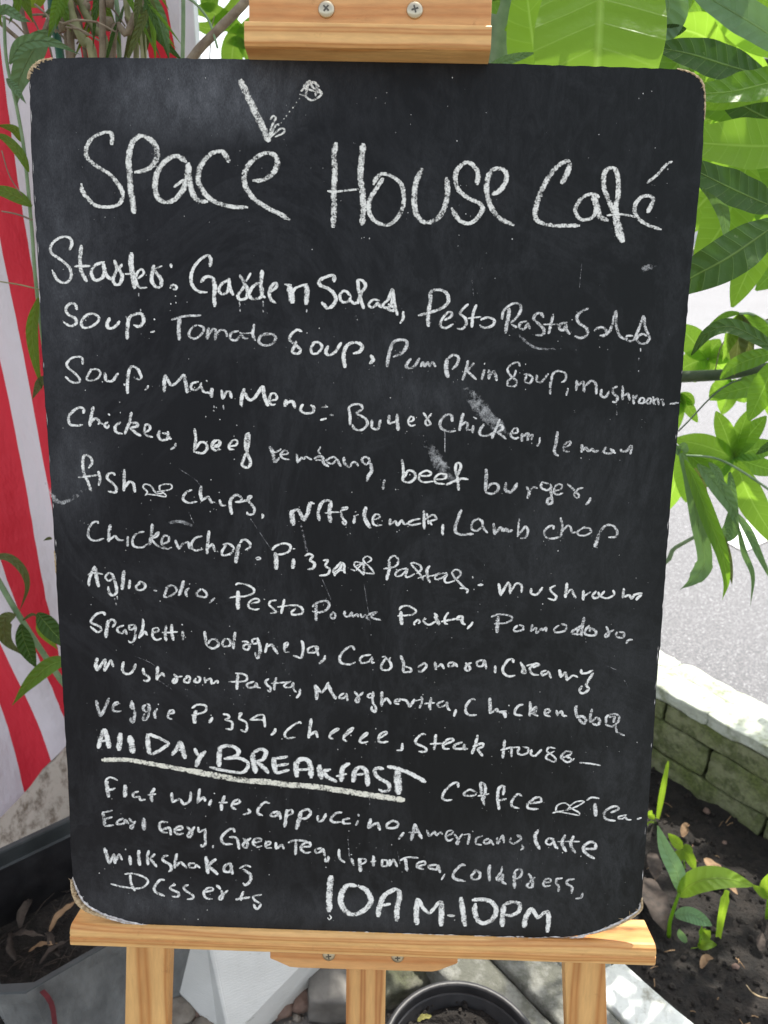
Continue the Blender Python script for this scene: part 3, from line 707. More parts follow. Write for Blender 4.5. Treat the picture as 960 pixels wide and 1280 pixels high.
# white tapering block lying tilted behind the legs
r0, r1 = at_z(287, 1302, .035), at_z(257, 1150, .19)
l0_, l1_ = at_z(277, 1296, .0), at_z(140, 1150, .10)
R0, R1 = at_z(322, 1296, .0), at_z(436, 1150, .12)
bk = [Vector((l1_.x, l1_.y + .02, 0)), Vector((R1.x, R1.y + .02, 0))]
# lined relief
mt_, nt, bs = mat('lined_white_pot'); v = coords(nt, 'Object')
wv = N(nt, 'ShaderNodeTexWave', wave_type='BANDS', bands_direction='Z'); wv.inputs['Scale'].default_value = 90; wv.inputs['Distortion'].default_value = 6; wv.inputs['Detail'].default_value = 4; wv.inputs['Detail Scale'].default_value = 2
nt.links.new(v, wv.inputs[0]); fl = noise_n(nt, coords(nt, 'Object', (1, 1, 5)), 34, 6, .7)
nt.links.new(mixc(nt, ramp(nt, fl, [(.26, .8), (.36, 0.0)]), ramp(nt, noise_n(nt, v, 12, 4), [(.3, (.68, .69, .65)), (.7, (.80, .81, .77))]), (.25, .25, .2)), bs.inputs['Base Color'])
bs.inputs['Roughness'].default_value = .7; bump(nt, bs, math_n(nt, 'ADD', wv.outputs['Fac'], math_n(nt, 'MULTIPLY', fl, 6)), .00013)
M['white_lined'] = mt_
mb = MB(); mb.add([l0_, r0, R0, l1_, r1, R1, bk[0], bk[1]], [(0, 1, 4, 3), (1, 2, 5, 4), (0, 2, 1), (3, 4, 5, 7, 6), (0, 3, 6), (2, 7, 5), (0, 6, 7, 2)])
tag(mb.make('white_block', M['white_lined'], None, (r0 + r1) / 2, bevel=.006), 'white tapering block with fine lined surface lying tilted behind the left easel leg', 'block')

# round black pot
pc = Vector((.112, .668, 0)); rp = thing('round_pot', pc, 'round black plastic pot of dark soil between the easel legs', 'pot')
def circ(r, z, n=48): return [Vector((pc.x + r * math.cos(k * 6.2832 / n), pc.y + r * math.sin(k * 6.2832 / n), z)) for k in range(n)]
loft([circ(.078, 0), circ(.101, .185), circ(.102, .186), circ(.112, .187), circ(.1135, .190), circ(.1135, .199), circ(.112, .201), circ(.106, .2015), circ(.1045, .199), circ(.1035, .185), circ(.098, .13)], 'pot_wall', M['black_plastic'], rp, True, True)
vs = [Vector((pc.x, pc.y, .165))]; fs = []
for i in range(1, 15):
    for k in range(48):
        p = Vector((pc.x + .1025 * i / 14 * math.cos(k * 6.2832 / 48), pc.y + .1025 * i / 14 * math.sin(k * 6.2832 / 48), 0)); p.z = .163 + .010 * noise.noise(p * 30) + .006 * noise.noise(p * 90); vs.append(p)
for k in range(48): fs.append((0, 1 + k, 1 + (k + 1) % 48))
for i in range(13):
    for k in range(48): a = 1 + i * 48 + k; b = 1 + i * 48 + (k + 1) % 48; fs.append((a, a + 48, b + 48, b))
MB().add(vs, fs).make('soil_fill', M['soil'], rp, rp.location)
mb = MB()
for i in range(260):
    a = dl.uniform(0, 6.28); rr = .1 * dl.random() ** .5; r_ = .001 + .004 * dl.random() ** 3; p = Vector((pc.x + rr * math.cos(a), pc.y + rr * math.sin(a), .172))
    mb.add([p + Vector(v) * r_ * dl.uniform(.6, 1.3) for v in ico_v], ico_f)
o = mb.make('soil_crumbs', M['clod'], rp, rp.location); o['kind'] = 'stuff'
p = at_z(522, 1277, .185)
dry_leaf(p, .4, .022, .004, 'leaf_yellow', 'small pale yellow-green leaf lying in the round black pot', None, .2, name='fallen_leaf')

# cobbles and rocks on the ground behind the legs
cob = random.Random(4)
def pebble(px, py, r, label, mt, sq=.6, z=0.0, nm='cobble', cat='stone', group='cobbles between the pots'):
    p = at_z(px, py, z); mb = MB(); n = 10; vs = []; fs = []
    sx, sy = cob.uniform(.8, 1.2), cob.uniform(.8, 1.2)
    for i in range(n + 1):
        for k in range(14):
            th = math.pi * i / n; ph = 2 * math.pi * k / 14
            v = Vector((math.sin(th) * math.cos(ph) * sx, math.sin(th) * math.sin(ph) * sy, math.cos(th) * sq)); v *= r * (1 + .30 * noise.noise(v * 1.6 + Vector((px, py, 0))) + .16 * noise.noise(v * 4 + Vector((px, py, 0))))
            vs.append(p + v + Vector((0, 0, r * sq * .5)))
    for i in range(n):
        for k in range(14): fs.append((i * 14 + k, i * 14 + (k + 1) % 14, (i + 1) * 14 + (k + 1) % 14, (i + 1) * 14 + k))
    mb.add(vs, fs); tag(mb.make(nm, M[mt], None, p, smooth=True), label, cat, group)
for x, y, r_, mt, lab in ((226, 1268, .033, 'rock', 'pale rounded cobble right beside the left easel leg'), (222, 1232, .028, 'rock_red', 'brown cobble behind the left easel leg'), (247, 1262, .022, 'rock_red', 'small brown cobble at the foot of the white block'),
     (236, 1244, .022, 'rock_red', 'brown cobble against the left face of the white block'), (258, 1285, .02, 'rock', 'pale cobble at the bottom edge left of the white block'), (214, 1205, .03, 'rock_red', 'dark brown cobble farthest back beside the white block'),
     (352, 1262, .024, 'rock_red', 'reddish rock right of the white block'), (378, 1250, .022, 'rock_red', 'small reddish rock under the bracket')):
    pebble(x, y, r_, lab, mt)
c = [at_z(476, 1262, .0), at_z(560, 1240, 0), at_z(556, 1190, 0), at_z(470, 1190, 0)]
for q in c: q.z = -.01
c += [Vector((p.x, p.y, .075)) for p in (at_z(482, 1246, .07), at_z(532, 1232, .07), at_z(536, 1192, .07), at_z(478, 1180, .07))]
M['rock_moss'] = stone_mat('mossy_rock', (.22, .21, .18), .8, (.09, .08, .07), (.10, .12, .05), .42)
tag(rough_block('mossy_rock', c, M['rock_moss'], None, .008, 9, 12), 'mossy grey rock between the centre post and the round pot', 'stone')
c = [at_z(385, 1275, 0), at_z(470, 1275, 0), at_z(470, 1190, 0), at_z(385, 1200, 0)]
for q in c: q.z = -.01
c += [Vector((p.x * .98, p.y, .045)) for p in c]
tag(rough_block('flat_stone', c, M['ground'], None, .0025, 12, 22), 'flat grey stone behind the centre post', 'stone')
mb = MB()
for i in range(900):
    p = Vector((cob.uniform(-.5, .3), cob.uniform(.72, 1.1), 0)); r_ = .002 + .008 * cob.random() ** 3; p.z = -.012 + r_ * .3
    if (p - pc).length < .13: continue
    mb.add([p + Vector(v) * r_ * cob.uniform(.6, 1.3) for v in ico_v], ico_f)
tag(mb.make('gravel', M['rock']), kind='stuff', label='loose gravel on the ground around the pots', cat='gravel')

# ------------------------------------------------------------------ seedlings and dead leaves in the bed
def seedling(px, py, label, stems, leaves, cat='seedling', group='seedlings in the soil bed', z=.03):
    base = at_z(px, py, z); t = thing('seedling', base, label, cat, group); Y0 = base.y
    for pts, r_, dy in stems:
        P = [at_y(x, y, Y0 + d) for (x, y), d in zip(pts, dy)]
        MB().tube(spline(P, 5), [r_ * (1 - .4 * i / max(1, len(spline(P, 5)) - 1)) for i in range(len(spline(P, 5)))], 8).make('stem', M['leaf_sprout'], t, base, smooth=True)
    for pts, hw, dy, mt, kw in leaves:
        P = [at_y(x, y, Y0 + d) for (x, y), d in zip(pts, dy)]
        dep = (P[0] - CAM).dot(RC @ Vector((0, 0, 1))); nr = (CAM - P[len(P) // 2]).normalized() + Vector(kw.get('tilt', (0, 0, 0)))
        mb = MB(); blade(mb, P, hw / FPX * dep, kw.get('fold', .25), kw.get('twist'), nr, kw.get('prof'), wave=.03)
        o = mb.make('leaf', M[mt], t, P[0], smooth=True, uv=True)
        if o.parent: o.location = P[0] - base
    return t
Z2, Z3, Z4 = (0, 0), (0, -.005, -.01), (0, -.01, -.015, -.02)
seedling(836, 1170, 'tallest seedling, with one broad bright green leaf and one bluish upright leaf',
    [([(836, 1170), (838, 1150), (849, 1116)], .0042, Z3)],
    [([(849, 1118), (872, 1102), (905, 1098), (942, 1107)], 14, (-.005, -.02, -.02, -.01), 'leaf_sprout', dict(fold=.35, tilt=(0, 0, .4))),
     ([(850, 1114), (846, 1090), (832, 1062), (822, 1032)], 10, (0, .0, .005, .01), 'leaf_blue', dict(fold=.3))])
seedling(822, 1022, 'thin single green blade growing beside the chalkboard edge', [], [([(822, 1023), (828, 990), (835.5, 951)], 3.4, Z3, 'leaf_sprout', dict(prof=lambda s: .55 + .45 * math.sin(math.pi * min(1, s * 1.05)) if s < .96 else .2, fold=.5))])
seedling(820, 1026, 'tiny three-leaved seedling against the chalkboard edge', [([(821, 1032), (818, 1022)], .001, Z2)],
    [([(818, 1024), (813, 1018), (815, 1013)], 4, Z3, 'leaf_sprout', {}), ([(818, 1028), (812, 1030), (808, 1029)], 3.5, Z3, 'leaf_sprout', {}), ([(818, 1028), (820, 1038), (824, 1048)], 4, Z3, 'leaf_sprout', {})])
seedling(855, 1082, 'small seedling with four rounded pale green leaves', [([(857, 1088), (853, 1066)], .0012, Z2)],
    [([(852, 1061), (844, 1051), (835, 1042)], 6.5, Z3, 'leaf_sprout', {}), ([(852, 1062), (849, 1070), (845, 1080)], 6, Z3, 'leaf_sprout', {}), ([(853, 1062), (862, 1072), (869, 1088)], 6.5, Z3, 'leaf_sprout', {}), ([(853, 1060), (860, 1061), (865, 1068)], 5, Z3, 'leaf_sprout', {})])
seedling(873, 1182, 'low seedling under the broad leaf, with bluish oval leaves', [([(874, 1182), (877, 1160), (880, 1152)], .0016, Z3), ([(861, 1186), (874, 1184)], .001, Z2)],
    [([(844, 1144), (860, 1143), (876, 1149), (890, 1157)], 9, Z4, 'leaf_blue', {}), ([(874, 1163), (882, 1168), (888, 1163)], 7, Z3, 'leaf_sprout', {}), ([(873, 1184), (884, 1180), (896, 1181)], 6, Z3, 'leaf_sprout', {}),
     ([(858, 1178), (851, 1168), (849, 1161)], 4.5, Z3, 'leaf_blue', {})])
seedling(898, 1171, 'short stout green blade right of the tallest seedling', [], [([(898, 1171), (902, 1145), (909, 1112)], 5.2, Z3, 'leaf_sprout', dict(prof=lambda s: .6 + .4 * s if s < .9 else .55, fold=.6))])
seedling(958, 1150, 'green seedling cut off by the right edge of the picture', [([(958, 1148), (960, 1122)], .0028, Z2)],
    [([(961, 1122), (952, 1115), (940, 1106)], 5.5, Z3, 'leaf_sprout', {}), ([(958, 1122), (956, 1108), (961, 1092)], 6, Z3, 'leaf_sprout', {})])
def flat_leaf(pxs, hw, mt, label, z=.04, fold=.3):
    P = [at_z(x, y, z + dz) for x, y, dz in pxs]; dep = (P[0] - CAM).dot(RC @ Vector((0, 0, 1)))
    mb = MB(); blade(mb, P, hw / FPX * dep, fold, None, (0, -.3, 1), wave=.15)
    tag(mb.make('dead_leaf', M[mt], None, P[0], smooth=True, uv=True), label, 'leaf', 'dead leaves on the soil bed')
flat_leaf([(809, 1098, 0), (816, 1120, .012), (826, 1145, .012), (833, 1164, .0)], 15, 'dead', 'largest grey-brown dead leaf, left of the tallest seedling', .045)
flat_leaf([(815, 1066, .01), (818, 1082, .015), (820, 1100, 0)], 9, 'dead', 'narrow grey dead leaf just above the largest dead leaf')
flat_leaf([(881, 1073, .012), (893, 1086, .01), (908, 1102, .004), (922, 1118, 0)], 8, 'dead_tan', 'tan dead leaf lying behind the broad green leaf')
flat_leaf([(853, 1046, .0), (857, 1034, .012), (862, 1031, .02)], 5, 'dead_tan', 'small curled tan dead leaf above the four-leaved seedling')
flat_leaf([(950, 1188, 0), (951, 1176, .008), (953, 1166, .012)], 5.5, 'dead', 'small pale dead leaf near the right edge of the soil')
flat_leaf([(876, 1210, .0), (882, 1198, .008), (892, 1198, .012)], 4.5, 'dead_tan', 'crumpled beige dead leaf in front of the low seedling')
P = [at_z(x, y, .045) for x, y in ((933, 1231), (940, 1240), (951, 1246), (966, 1248))]
tag(MB().tube(spline(P, 5), [.0009] * 6 + [.0013] * 5 + [.0006] * 5, 5).make('straw', M['fibre'], None, P[0]), 'pale curved straw on the soil at the right edge', 'straw')
for x, y, r_, lab in ((919, 1209, .006, 'small reddish stone in the soil'), (883, 1015, .008, 'brown pebble near the wall foot'), (905, 1054, .005, 'tiny red-brown stone in the middle of the soil')):
    pebble(x, y, r_, lab, 'rock_red', .7, .03, 'pebble', 'stone', 'pebbles on the soil bed')

# ------------------------------------------------------------------ money tree on the right
trunk_b = at_y(640, 860, 1.6); TX = at_y(627, 40, 1.6).x
mt_loc = Vector((TX, 1.6, .03))
tree = thing('money_tree', mt_loc, 'money tree with big hand-shaped leaves, lime green against the light, right of the chalkboard', 'tree')
def tube_part(name, pts, r, material, parent, n=10):
    P = spline(pts, 6); m_ = len(P); rr = [r[0] + (r[1] - r[0]) * i / (m_ - 1) for i in range(m_)]
    return MB().tube(P, rr, n).make(name, M[material], parent, P[0], smooth=True)
def fixloc(o): return o
_old_make = MB.make
tube_part('trunk', [(TX, 1.6, 0), (TX + .02, 1.6, .6), (TX - .005, 1.6, 1.3), (TX, 1.6, 1.9), (TX + .01, 1.62, 2.4)], (.026, .016), 'stem_green', tree)
tube_part('branch', [(TX + .0, 1.6, .75), at_y(800, 474, 1.42), at_y(853, 471, 1.35), at_y(915, 467, 1.30), at_y(1000, 452, 1.25)], (.012, .0085), 'branch', tree)
tube_part('branch', [(TX + .0, 1.6, .5), at_y(800, 708, 1.35), at_y(845, 684, 1.30), at_y(886, 661, 1.26)], (.006, .0028), 'stem_green', tree)
tube_part('branch', [(TX, 1.6, 1.0), at_y(780, 300, 1.45), at_y(935, 210, 1.3), at_y(1010, 190, 1.2)], (.012, .005), 'branch', tree)
tube_part('branch', [(TX, 1.6, 1.4), at_y(800, 60, 1.5), at_y(940, 78, 1.4), at_y(1020, 70, 1.3)], (.012, .006), 'branch', tree)
tube_part('branch', [(TX, 1.6, 1.75), at_y(740, -230, 1.2), at_y(752, -150, .98)], (.010, .004), 'branch', tree)
tube_part('petiole', [at_y(1000, 470, 1.25), at_y(915, 478, 1.2), at_y(848, 539, 1.16)], (.0014, .0012), 'branch', tree, 6)
tube_part('petiole', [at_y(1000, 640, 1.12), at_y(935, 594, 1.14), at_y(895, 573, 1.16), at_y(855, 569, 1.16)], (.0022, .0018), 'stem_green', tree, 6)
tube_part('petiole', [at_y(925, 392, 1.22), at_y(945, 395, 1.24), at_y(1000, 430, 1.25)], (.002, .002), 'stem_green', tree, 6)
tube_part('petiole', [at_y(884, 449, 1.5), at_y(905, 440, 1.5), at_y(960, 400, 1.4)], (.0018, .002), 'stem_green', tree, 6)
tube_part('petiole', [at_y(1000, 385, 1.3), at_y(912, 420, 1.3), at_y(893, 465, 1.32)], (.0012, .001), 'stem_brown', tree, 6)
lance = lambda s: max(.03, math.sin(math.pi * min(1.0, .03 + s * .97) ** .9)) ** .7
blunt = lambda s: max(.05, math.sin(math.pi * min(1.0, .05 + s * .95) ** 1.3)) ** .6
drip = lambda s: (max(.02, math.sin(math.pi * min(1.0, .02 + s * .98) ** .75))) ** 1.1
def L(pts, hw, Y, mt, **k): k.setdefault('prof', lance); return lf('leaf', pts, hw, Y, mt, tree, **k)
# the leaves one can pick out
L([(755, -140), (752, -30), (747, 70), (738, 190)], 80, (.98, .94, .90, .88), 'leaf_lime', fold=-.06, wave=.03, prof=blunt)
L([(668, 18), (650, 26), (631, 38)], 10, 1.3, 'leaf_mid')
L([(690, 130), (668, 60), (655, -40)], 34, 1.25, 'leaf_lime')
L([(655, 120), (660, 50), (682, -20)], 17, 1.5, 'leaf_lime')
L([(600, 92), (632, 76), (668, 66)], 6, 1.1, 'leaf_grey')
L([(830, -30), (836, 10), (822, 40), (812, 60)], 24, 1.2, 'leaf_grey', tilt=(.3, 0, 0))
L([(960, 100), (905, 62), (865, 40), (820, 35)], 26, 1.35, 'leaf_lime')
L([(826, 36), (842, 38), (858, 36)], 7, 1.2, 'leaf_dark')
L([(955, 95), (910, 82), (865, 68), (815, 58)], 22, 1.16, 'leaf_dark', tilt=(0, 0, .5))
L([(1000, 70), (950, 35), (900, 5), (850, -25)], 22, 1.05, 'leaf_grey', tilt=(0, 0, .5))
L([(1010, 60), (960, 25), (920, -10), (880, -50)], 40, 1.3, 'leaf_lime')
L([(1010, 92), (960, 104), (910, 115), (850, 118)], 22, 1.08, 'leaf_mid', tilt=(0, 0, .7), wave=.1)
L([(1010, 116), (950, 112), (900, 124), (860, 130)], 15, 1.2, 'leaf_lime')
L([(1010, 180), (955, 183), (905, 181), (840, 176)], 33, 1.06, 'leaf_lime', tilt=(0, 0, .5), wave=.04)
L([(960, 150), (925, 138), (885, 128), (850, 120)], 18, 1.3, 'leaf_mid')
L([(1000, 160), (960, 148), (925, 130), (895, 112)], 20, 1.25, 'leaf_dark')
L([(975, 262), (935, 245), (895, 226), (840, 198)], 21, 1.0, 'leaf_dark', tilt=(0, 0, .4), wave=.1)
L([(872, 226), (892, 243), (905, 270), (908, 305)], 8, 1.02, 'leaf_grey')
L([(935, 205), (920, 245), (898, 290), (868, 330)], 30, 1.2, 'leaf_lime')
L([(940, 200), (935, 250), (930, 300), (915, 345)], 26, 1.28, 'leaf_mid')
L([(938, 203), (955, 235), (972, 270), (985, 300)], 24, 1.22, 'leaf_mid')
L([(930, 205), (900, 230), (870, 262), (835, 300)], 30, 1.32, 'leaf_lime')
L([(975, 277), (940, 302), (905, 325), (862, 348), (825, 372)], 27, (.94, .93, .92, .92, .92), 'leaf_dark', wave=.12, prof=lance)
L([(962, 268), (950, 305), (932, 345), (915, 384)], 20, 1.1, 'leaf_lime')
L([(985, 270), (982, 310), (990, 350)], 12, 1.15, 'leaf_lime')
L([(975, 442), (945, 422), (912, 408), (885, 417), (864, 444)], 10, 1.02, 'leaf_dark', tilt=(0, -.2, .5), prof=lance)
L([(924, 391), (905, 395), (880, 414)], 4, 1.2, 'leaf_mid')
for tip, hw, mt in (((918, 470), 13, 'leaf_olive'), ((903, 452), 9, 'leaf_lime'), ((940, 462), 9, 'leaf_olive'), ((972, 440), 12, 'leaf_mid')):
    L([(925, 392), ((925 + tip[0]) / 2 + 1, 392 + (tip[1] - 392) * .45), tip], hw, 1.24, mt, prof=drip)
for tip, hw in (((846, 405), 16), ((850, 462), 17), ((868, 478), 9), ((912, 470), 14), ((900, 424), 11), ((925, 440), 12)):
    L([(884, 449), ((884 + tip[0]) / 2, (449 + tip[1]) / 2 - 2), tip], hw, 1.5, 'leaf_lime')
L([(972, 440), (945, 447), (918, 458), (900, 474)], 11, 1.2, 'leaf_mid')
L([(985, 462), (955, 478), (920, 488), (886, 496)], 14, 1.2, 'leaf_mid', tilt=(0, 0, .3))
L([(968, 452), (958, 478), (948, 500), (936, 526)], 16, 1.08, 'leaf_mid')
L([(960, 480), (975, 505), (985, 540)], 18, 1.2, 'leaf_lime')
for tip, hw in (((887, 500), 13), ((903, 518), 12), ((932, 503), 11), ((912, 478), 10)):
    L([(915, 475), ((915 + tip[0]) / 2, (475 + tip[1]) / 2), tip], hw, 1.42, 'leaf_lime')
for tip, hw in (((838, 548), 10), ((872, 528), 7), ((868, 505), 8), ((846, 520), 9)):
    L([(850, 492), ((850 + tip[0]) / 2, (492 + tip[1]) / 2), tip], hw, 1.4, 'leaf_lime')
for tip, hw, mt in (((842, 549), 15, 'leaf_lime'), ((895, 514), 11.5, 'leaf_lime'), ((936, 512), 10, 'leaf_lime'), ((975, 558), 13, 'leaf_mid'), ((978, 590), 12, 'leaf_mid'), ((912, 622), 12, 'leaf_lime'), ((868, 612), 10, 'leaf_mid'), ((958, 520), 12, 'leaf_mid')):
    L([(917, 571), ((917 + tip[0]) / 2, (571 + tip[1]) / 2 + (2 if tip[1] > 571 else -3)), tip], hw, 1.27, mt)
L([(921, 578), (932, 610), (950, 645), (980, 690)], 17, 1.2, 'leaf_lime')
L([(975, 548), (960, 558), (945, 568)], 5, 1.1, 'leaf_dark')
for x, y, hw, mt, dy in ((832, 640, 14, 'leaf_lime', .25), (846, 560, 9, 'leaf_grey', .0), (905, 585, 9, 'leaf_mid', .12), (880, 635, 11, 'leaf_mid', .14), (897, 600, 12, 'leaf_mid', .1), (858, 628, 14, 'leaf_lime', .2)):
    L([(851, 562), ((851 + x) / 2 + 3, (562 + y) / 2), (x, y)], hw, 1.18 + dy, mt)
# the drooping narrow leaves
L([(852, 566), (862, 600), (872, 650), (881, 700), (868, 724), (850, 737)], 7.5, 1.12, 'leaf_grey', prof=lambda s: (.5 + .7 * math.sin(math.pi * min(1, s * 1.0))) * (1 if s < .8 else max(.04, (1 - s) / .2)) * (1.25 if .62 < s < .78 else 1), fold=.35)
L([(856, 575), (870, 605), (887, 650), (902, 690), (908, 725), (903, 750)], 9.5, 1.10, 'leaf_mid', prof=drip, fold=.35)
L([(872, 580), (895, 605), (915, 635), (921, 662)], 10, 1.12, 'leaf_grey', prof=drip, fold=.3)
L([(922, 655), (930, 690), (941, 720), (938, 758)], 3.6, 1.11, 'leaf_grey', prof=drip)
L([(912, 590), (916, 620), (922, 655)], 5, 1.15, 'leaf_grey')
L([(918, 638), (936, 665), (952, 700), (975, 745)], 5, 1.09, 'leaf_grey', prof=drip)
L([(912, 640), (914, 660), (904, 677)], 10, 1.13, 'leaf_grey', prof=blunt)
L([(905, 670), (911, 700), (915, 730)], 4, 1.12, 'leaf_olive')
L([(868, 585), (878, 615), (888, 655)], 6, 1.2, 'leaf_olive')
L([(886, 578), (898, 592), (906, 618)], 4.5, 1.09, 'leaf_grey')
# hand-shaped clusters filling the crown
lr = random.Random(17)
def hand(hub, L0, mt, droop, n=6, rot=0, face=None):
    fc = face or (Vector((lr.uniform(-.5, .5), -1, lr.uniform(-.2, .9))).normalized())
    q = fc.orthogonal().normalized(); r_ = fc.cross(q)
    for i in range(n):
        a = rot + (i - (n - 1) / 2) * (6.28 / (n + .6)); d = q * math.cos(a) + r_ * math.sin(a)
        LL = L0 * lr.uniform(.75, 1.1); sag = Vector((0, 0, -1))
        pts = [hub, hub + d * LL * .4 + sag * LL * droop * .12, hub + d * LL * .75 + sag * LL * droop * .4, hub + (d + sag * droop * .8).normalized() * LL]
        mb = MB(); blade(mb, pts, LL * lr.uniform(.13, .18), .25, None, fc + Vector((lr.uniform(-.3, .3), lr.uniform(-.3, .3), lr.uniform(-.3, .3))), lance, n=3, wave=.08)
        mb.make('leaf', M[mt], tree, hub, smooth=True, uv=True)
def hands(reg, count, Ys, mts, size):
    for i in range(count):
        x = lr.uniform(reg[0], reg[2]); y = lr.uniform(reg[1], reg[3]); h = at_y(x, y, lr.uniform(*Ys))
        hand(h, lr.uniform(*size), lr.choice(mts), lr.uniform(.3, 1.2), lr.choice((5, 6, 7)), lr.uniform(0, 6.28))
hands((640, -120, 1120, 110), 12, (1.5, 2.1), ('leaf_lime', 'leaf_mid', 'leaf_lime'), (.16, .22))
hands((820, 60, 1120, 250), 9, (1.45, 2.0), ('leaf_lime', 'leaf_mid', 'leaf_lime'), (.14, .2))
hands((1010, 250, 1250, 600), 5, (1.2, 1.7), ('leaf_lime', 'leaf_mid'), (.14, .2))
hands((300, -500, 1150, -220), 9, (1.0, 1.9), ('leaf_mid', 'leaf_lime', 'leaf_dark'), (.18, .25))

# ------------------------------------------------------------------ plants on the left
tall = thing('leafy_plant', Vector((at_y(30, 600, 1.16).x, 1.16, 0)), 'tall thin-stemmed plant with narrow leaves in front of the striped cloth', 'plant')
def ls(name, pts, r, Y, mt, par): return tube_part(name, [at_y(x, y, Y) for x, y in pts], r, mt, par, 7)
def ll(pts, hw, Y, mt, par, **k): k.setdefault('prof', drip); return lf('leaf', pts, hw, Y, mt, par, **k)
ls('stem', [(5, 20), (8, 75), (20, 130), (29, 180), (35, 235), (40, 290), (50, 400), (90, 700)], (.0021, .0028), 1.16, 'stem_green', tall)
ls('stem', [(-40, 660), (-8, 715), (15, 755), (40, 795), (75, 848), (110, 900), (120, 1020)], (.0045, .006), 1.16, 'stem_green', tall)
for p, w_, m_, y in (
    ([(12, 80), (28, 55), (62, 52), (100, 68)], 8, 'leaf_grey', 1.15), ([(60, 38), (42, 62), (24, 100), (21, 132)], 14, 'leaf_grey', 1.18), ([(8, 98), (20, 112), (33, 130)], 5, 'leaf_grey', 1.17),
    ([(28, 178), (18, 162), (-5, 156)], 5.5, 'leaf_mid', 1.2), ([(36, 215), (25, 192), (5, 172), (-15, 170)], 6, 'leaf_mid', 1.19), ([(40, 258), (22, 246), (-2, 238), (-30, 240)], 8, 'leaf_mid', 1.19),
    ([(48, 372), (40, 410), (44, 450), (53, 488)], 7, 'leaf_mid', 1.18), ([(54, 470), (48, 482), (40, 500)], 5, 'leaf_olive', 1.18),
    ([(-20, 700), (8, 696), (28, 712), (34, 735), (24, 765)], 5, 'leaf_olive', 1.17), ([(20, 768), (6, 776), (8, 800), (30, 820)], 9, 'leaf_olive', 1.17),
    ([(26, 780), (30, 800), (38, 820), (46, 836)], 10, 'leaf_dark', 1.16), ([(47, 766), (58, 780), (74, 798), (95, 815)], 11, 'leaf_dark', 1.12), ([(50, 772), (56, 790), (72, 812)], 8, 'leaf_lime', 1.14),
    ([(88, 824), (62, 832), (36, 855), (15, 882)], 10, 'leaf_mid', 1.10), ([(28, 776), (40, 768), (50, 772)], 2, 'leaf_olive', 1.17), ([(0, 18), (8, 12), (25, 22), (40, 28)], 6, 'leaf_grey', 1.15),
    ([(65, 674), (62, 673), (58, 674), (54, 676)], 2, 'leaf_olive', 1.1)):
    ll(p, w_, y - .04, m_, tall)
ls('twig', [(2, 188), (12, 220), (28, 245)], (.0008, .0008), 1.15, 'stem_brown', tall)
ls('twig', [(40, 275), (22, 268), (2, 264)], (.0014, .001), 1.15, 'stem_brown', tall)
ls('twig', [(0, 352), (25, 356), (50, 362)], (.001, .001), 1.15, 'stem_cane', tall)
stake = ls('garden_stake', [(62, -80), (66, 20), (78, 90), (120, 400), (150, 1000)], (.006, .006), 1.24, 'stake', None)
tag(stake, 'dark green garden stake standing among the thin stems at top left', 'stake')
cane = thing('cane_plant', Vector((at_y(110, 60, 1.2).x, 1.2, 0)), 'clump of pale jointed canes with strap leaves above the board corner', 'plant')
for pts, r_, mt in (([(84, -60), (86, 5), (103, 50), (118, 80), (140, 300), (150, 900)], .0065, 'stem_cane'), ([(95, -60), (102, 5), (118, 35), (135, 75), (160, 300), (165, 900)], .006, 'stem_cane'),
    ([(170, -60), (178, -10), (160, 40), (140, 80), (150, 500), (160, 900)], .005, 'stem_brown'), ([(155, -60), (160, 20), (180, 75), (170, 500), (165, 900)], .0045, 'stem_cane'),
    ([(60, -50), (78, 40), (90, 80), (120, 900)], .005, 'stem_brown'), ([(140, -60), (138, 10), (128, 80), (140, 900)], .0045, 'stem_brown'), ([(190, -60), (185, 30), (170, 80), (165, 900)], .004, 'stem_cane'),
    ([(20, -40), (30, 30), (45, 60), (90, 110), (120, 900)], .004, 'stem_brown'), ([(-10, 20), (40, 60), (110, 90), (150, 900)], .003, 'stem_brown'), ([(228, -60), (228, 80), (215, 400), (180, 900)], .003, 'stem_green'),
    ([(120, -60), (128, 20), (150, 90), (155, 900)], .0035, 'stem_green')):
    o = ls('cane', pts, (r_ * .9, r_), 1.20 + lr.uniform(-.04, .04), mt, cane)
for x, y in ((87, 14), (106, 8), (119, 36), (96, 40), (163, 25), (70, 20), (136, 30)):
    p = at_y(x, y, 1.19); MB().tube([p + Vector((0, 0, .008)), p + Vector((0, 0, .002)), p - Vector((0, 0, .008))], [.005, .0078, .005], 9).make('cane_node', M['stem_brown'], cane, p, smooth=True)
ll([(178, -20), (195, 10), (206, 40), (212, 76)], 8, 1.2, 'leaf_grey', cane); ll([(168, 8), (190, 35), (212, 60), (232, 80)], 6, 1.22, 'leaf_dark', cane); ll([(175, 15), (200, 38), (220, 60)], 4, 1.24, 'leaf_mid', cane)
ll([(150, -30), (130, 0), (110, 30), (100, 60)], 8, 1.3, 'leaf_mid', cane); ll([(60, -30), (45, 0), (40, 10)], 9, 1.2, 'leaf_lime', cane); ll([(82, 20), (66, 16), (52, 22)], 6, 1.2, 'leaf_grey', cane)
for i in range(26):
    x0 = lr.uniform(115, 200); y0 = lr.uniform(-60, 30); dx = lr.uniform(-45, 45); y1 = y0 + lr.uniform(50, 110)
    ll([(x0, y0), (x0 + dx * .4, y0 + (y1 - y0) * .35), (x0 + dx, y1)], lr.uniform(2, 5.5), lr.uniform(1.1, 1.22), lr.choice(('leaf_mid', 'leaf_olive', 'leaf_dark', 'leaf_grey', 'leaf_olive')), cane)
